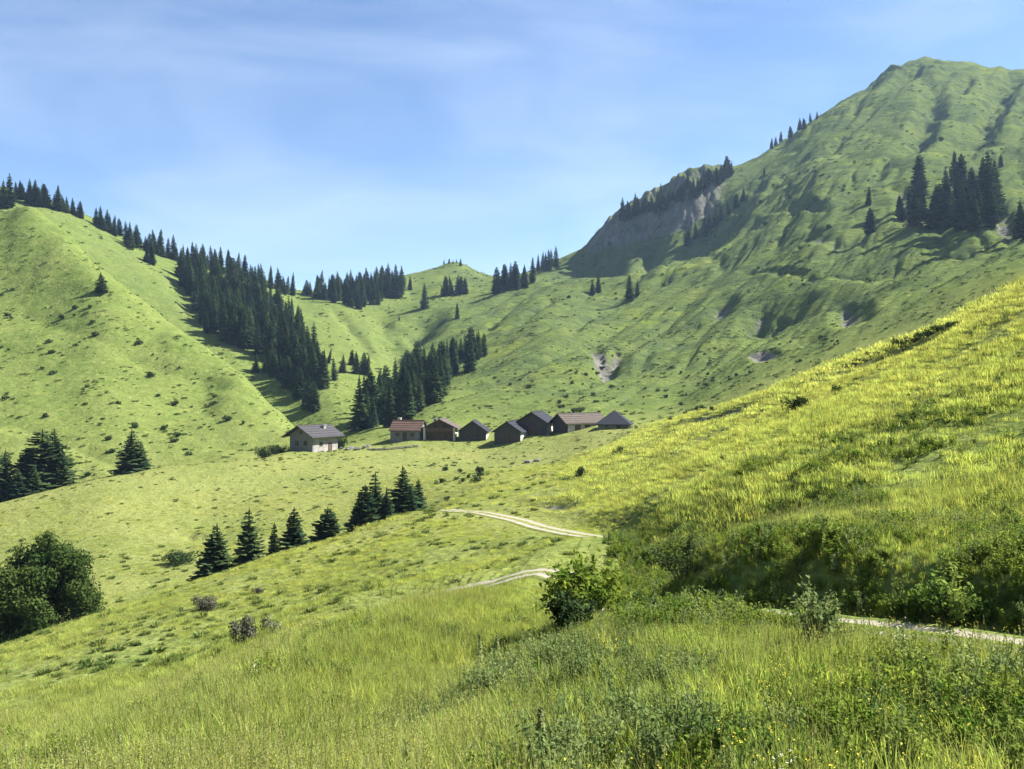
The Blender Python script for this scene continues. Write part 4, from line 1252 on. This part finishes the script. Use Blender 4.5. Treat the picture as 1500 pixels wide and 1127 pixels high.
meadow(2.6, 13, 95, [0, 1, 2, 3, 4], [.28, .26, .26, .1, .1], .6, 1.25, 'tall tangled grass on the knoll in the foreground')
meadow(13, 32, 62, [0, 1, 2, 3, 4], [.25, .25, .24, .13, .13], .55, 1.2, 'tall grass lining the dirt track')
meadow(32, 75, 10, [5, 6, 7, 8], [.27, .27, .26, .2], .6, 1.2, 'meadow grass on the near hillsides')
meadow(75, 190, 1.3, [9, 10], [.5, .5], .6, 1.2, 'meadow grass on the slopes below the hamlet')

def tussocks(r0, r1, count, smin, smax, label, pw=2.0):
    x, y = sample(r0, r1, count)
    rd = road_dist(x, y)
    cl = perlin(x / 18, y / 18, 87) + .7 * perlin(x / 5, y / 5, 88)
    keep = (rd > 1.6) & (rng.random(len(x)) < np.clip(.3 + 1.1 * cl, .04, 1)) & (ground(x, y, ROCK) < .4)
    x, y = x[keep], y[keep]
    s_ = smin + (smax - smin) * rng.random(len(x)) ** pw
    sc3 = np.stack([s_ * rng.uniform(.9, 1.4, len(x)), s_, s_ * rng.uniform(.55, 1.0, len(x))], 1)
    scatter('grass_tussocks', x, y, rng.integers(20, 23, len(x)), sc3, label, 'grass')
tussocks(22, 80, 4600, .3, 1.0, 'rank dark grass tussocks on the near hillsides')
tussocks(80, 230, 8000, .4, 1.5, 'rank dark grass tussocks on the meadow below the hamlet')
tussocks(230, 480, 17000, .6, 2.6, 'rank tussocks and dwarf scrub on the slopes beyond the hamlet', 2.6)
tussocks(480, 1000, 15000, 1.2, 5.0, 'dwarf scrub and tussocks on the high mountain sides', 2.6)

# herbs: thick on the cut bank, on the weedy patch at the foot of the picture and in clumps elsewhere
x, y = sample(3.0, 46, 62000)
rd = road_dist(x, y); px, py = pixel(x, y); rr_ = np.hypot(x, y)
cl = perlin(x / 3.2, y / 3.2, 81) + .6 * perlin(x / 1.1, y / 1.1, 82)
bank = smooth(860, 900, px) * smooth(745, 800, py) * (1 - smooth(915, 960, py)) * (rr_ > 17)
weedy = np.exp(-(((px - 830) / 210) ** 2 + ((py - 1060) / 130) ** 2)) * (rr_ < 19)
hollow = np.exp(-((px - (830 - (py - 890) * .95)) / 45) ** 2) * smooth(860, 900, py) * (rr_ < 24)  # extra herbs planted to deepen the shade on the knoll's left side
right = smooth(900, 1000, px) * smooth(560, 700, py) * .35
prob = (1 - smooth(20, 30, rr_) * (1 - smooth(860, 960, px))) * np.clip(.02 + .22 * (cl - .05) * smooth(900, 980, py) * (1 - smooth(700, 800, px)) + .20 * cl * (1 - .8 * smooth(980, 1080, px) * smooth(900, 950, py)) + .35 * bank + .60 * weedy + .5 * hollow + right * (.25 + cl), 0, 1)
keep = (rd > 1.45) & (rng.random(len(x)) < prob)
x, y, px, py, rr_, bank, weedy, cl = [a[keep] for a in (x, y, px, py, rr_, bank, weedy, cl)]
u = rng.random(len(x))
idx = np.where(u < .36, rng.integers(11, 14, len(x)), np.where(u < .84, rng.integers(18, 20, len(x)), rng.integers(14, 16, len(x))))
idx = np.where((weedy > .35) & (u < .72), rng.integers(14, 16, len(x)), idx)
s = rng.uniform(.7, 1.35, len(x)) * (.4 + .6 * np.maximum(smooth(2.0, 5.5, road_dist(x, y)), bank)) * (1 + .25 * bank) * np.clip(.75 + .4 * cl, .55, 1.2)
scatter('leafy_herbs', x, y, idx, uni(s), 'leafy green herbs crowding the bank and the foreground', 'herbs')

x, y = sample(3.0, 40, 30000)
rd = road_dist(x, y); px, py = pixel(x, y)
cl = perlin(x / 4.0, y / 4.0, 85) + .5 * perlin(x / 1.2, y / 1.2, 86)
yel = np.clip(-.01 + .10 * cl + .13 * smooth(1000, 1200, px) * smooth(900, 960, py), 0, .6)
keep = (rd > 1.5) & (rng.random(len(x)) < yel)
x, y = x[keep], y[keep]
idx = np.where(rng.random(len(x)) < .975, 16, 17)
scatter('meadow_flowers', x, y, idx, uni(rng.uniform(.75, 1.25, len(x))), 'yellow and white meadow flowers among the grass', 'flowers')

# ------------------------------------------------------------------ foreground shrubs and tall stalks
def leafy_bush(name, px, py, hpx, wpx, label, material, seed, nst=16, nl=46, size=.075, rmin=8, depth=None):
    p = place_ground(px, depth) if depth else hit(px, py, rmin)
    if not p: return
    random.seed(seed)
    h, w = hpx / F * p[1], wpx / F * p[1]
    root = bpy.data.objects.new(name, None); COL.objects.link(root); root.location = p
    tag(root, label, 'shrub')
    st, lf = MB(), MB()
    for k in range(nst):
        a = random.uniform(0, 6.283); q = math.sqrt(random.random())
        b0 = Vector((math.cos(a) * q * w * .15, math.sin(a) * q * w * .15, -.08))
        b1 = Vector((math.cos(a) * q * w * .5, math.sin(a) * q * w * .5, h * (1 - .45 * q * q) * random.uniform(.5, 1.12)))
        m_ = b0.lerp(b1, .5) + Vector((0, 0, .12 * h))
        st.tube([b0, m_, b1], [.014, .010, .004], 4)
        for e in range(nl):
            f = random.uniform(.25, 1.03)
            c = (b0.lerp(m_, f * 2) if f < .5 else m_.lerp(b1, f * 2 - 1)) + rv() * .13 * w * random.random()
            if c.z < .02: continue
            d = rv(); d.z = abs(d.z) + .2
            leaf(lf, c, size * random.uniform(.6, 1.3), d, 0, 1.9)
    st.build('stems', M_BARK, root); lf.build('foliage', material, root)
leafy_bush('leafy_shrub', 858, 905, 92, 130, 'bright leafy shrub hiding the bend of the dirt track', M_BUSH, 11, 46, 80, .085, depth=21.5)
leafy_bush('leafy_shrub', 838, 930, 60, 90, 'dark low shrub added as the shade under the bright leafy one', M_SHRUB, 12, 24, 60, .08, depth=19.5)  # dark leaves stand in for the shaded base of the bright shrub
leafy_bush('leafy_shrub', 1195, 985, 110, 95, 'upright feathery shrub at the near edge of the track', M_GREY, 13, 26, 60, .050, depth=13.5)
leafy_bush('leafy_shrub', 1202, 890, 58, 50, 'blue-green broadleaved plant at the foot of the cut bank', M_HERB, 14, 14, 40, .085, depth=22.5)
leafy_bush('leafy_shrub', 1005, 890, 60, 110, 'dark shrub against the shaded cut bank', M_SHRUB, 15, 22, 60, .07, depth=26)
leafy_bush('leafy_shrub', 1400, 905, 80, 120, 'spreading green shrub low on the cut bank', M_HERB, 16, 26, 60, .07, depth=18.6)

def stalk(px, depth, h, label, seed):
    """tall flower stalk: basal leaves and a tapering spike"""
    random.seed(seed)
    p = place_ground(px, depth)
    root = bpy.data.objects.new('flower_stalk', None); COL.objects.link(root); root.location = p
    tag(root, label, 'plant')
    s_ = MB(); s_.tube([(0, 0, -.05), (.01, 0, h * .5), (.02, .01, h)], [.014, .011, .004], 5); s_.build('stem', M_GREY, root)
    l_ = MB()
    for k in range(70):
        f = random.random() ** 1.2 * .75; a = random.uniform(0, 6.28)
        leaf(l_, (math.cos(a) * .13 * (1 - f), math.sin(a) * .13 * (1 - f), h * f + .02), .085 * (1.1 - f), (math.cos(a) * .6, math.sin(a) * .6, .7), 0, 2.3)
    l_.build('leaves', M_GREY, root)
    f_ = MB()
    for k in range(150):
        f = .48 + .52 * random.random(); a = random.uniform(0, 6.28); r_ = .030 * (1.10 - f) * 2 * random.uniform(.3, 1.6)
        leaf(f_, (math.cos(a) * r_, math.sin(a) * r_, h * f), .040, (math.cos(a) * .6, math.sin(a) * .6, .6), 0, 1.9)
    f_.build('flower_spike', M_PALE, root)
stalk(792, 7.9, .75, 'tall pale flower stalk among the grey-green weeds', 1)
stalk(703, 17.5, 1.0, 'pale flower stalk above the near grass, the taller of a pair', 2)
stalk(728, 17.8, .8, 'pale flower stalk above the near grass, the shorter of a pair', 3)

# ------------------------------------------------------------------ valley haze
hb = MB(); hb.box(-3100, 3100, -3100, 3100, float(Z.min()) - 1.5, float(Z.max()) + 25)
hz_m, hz_t = mat('thin_valley_haze')
hz_o = nd(hz_t, 'ShaderNodeOutputMaterial'); hz_v = nd(hz_t, 'ShaderNodeVolumePrincipled')
hz_v.inputs['Color'].default_value = (0.50, 0.70, 1.0, 1); hz_v.inputs['Density'].default_value = 0.00008
hz_v.inputs['Anisotropy'].default_value = 0.2
hz_t.links.new(hz_v.outputs[0], hz_o.inputs['Volume'])
haze = hb.build('haze', hz_m)
haze['kind'] = 'stuff'; haze['label'] = 'thin pale haze filling the valley'
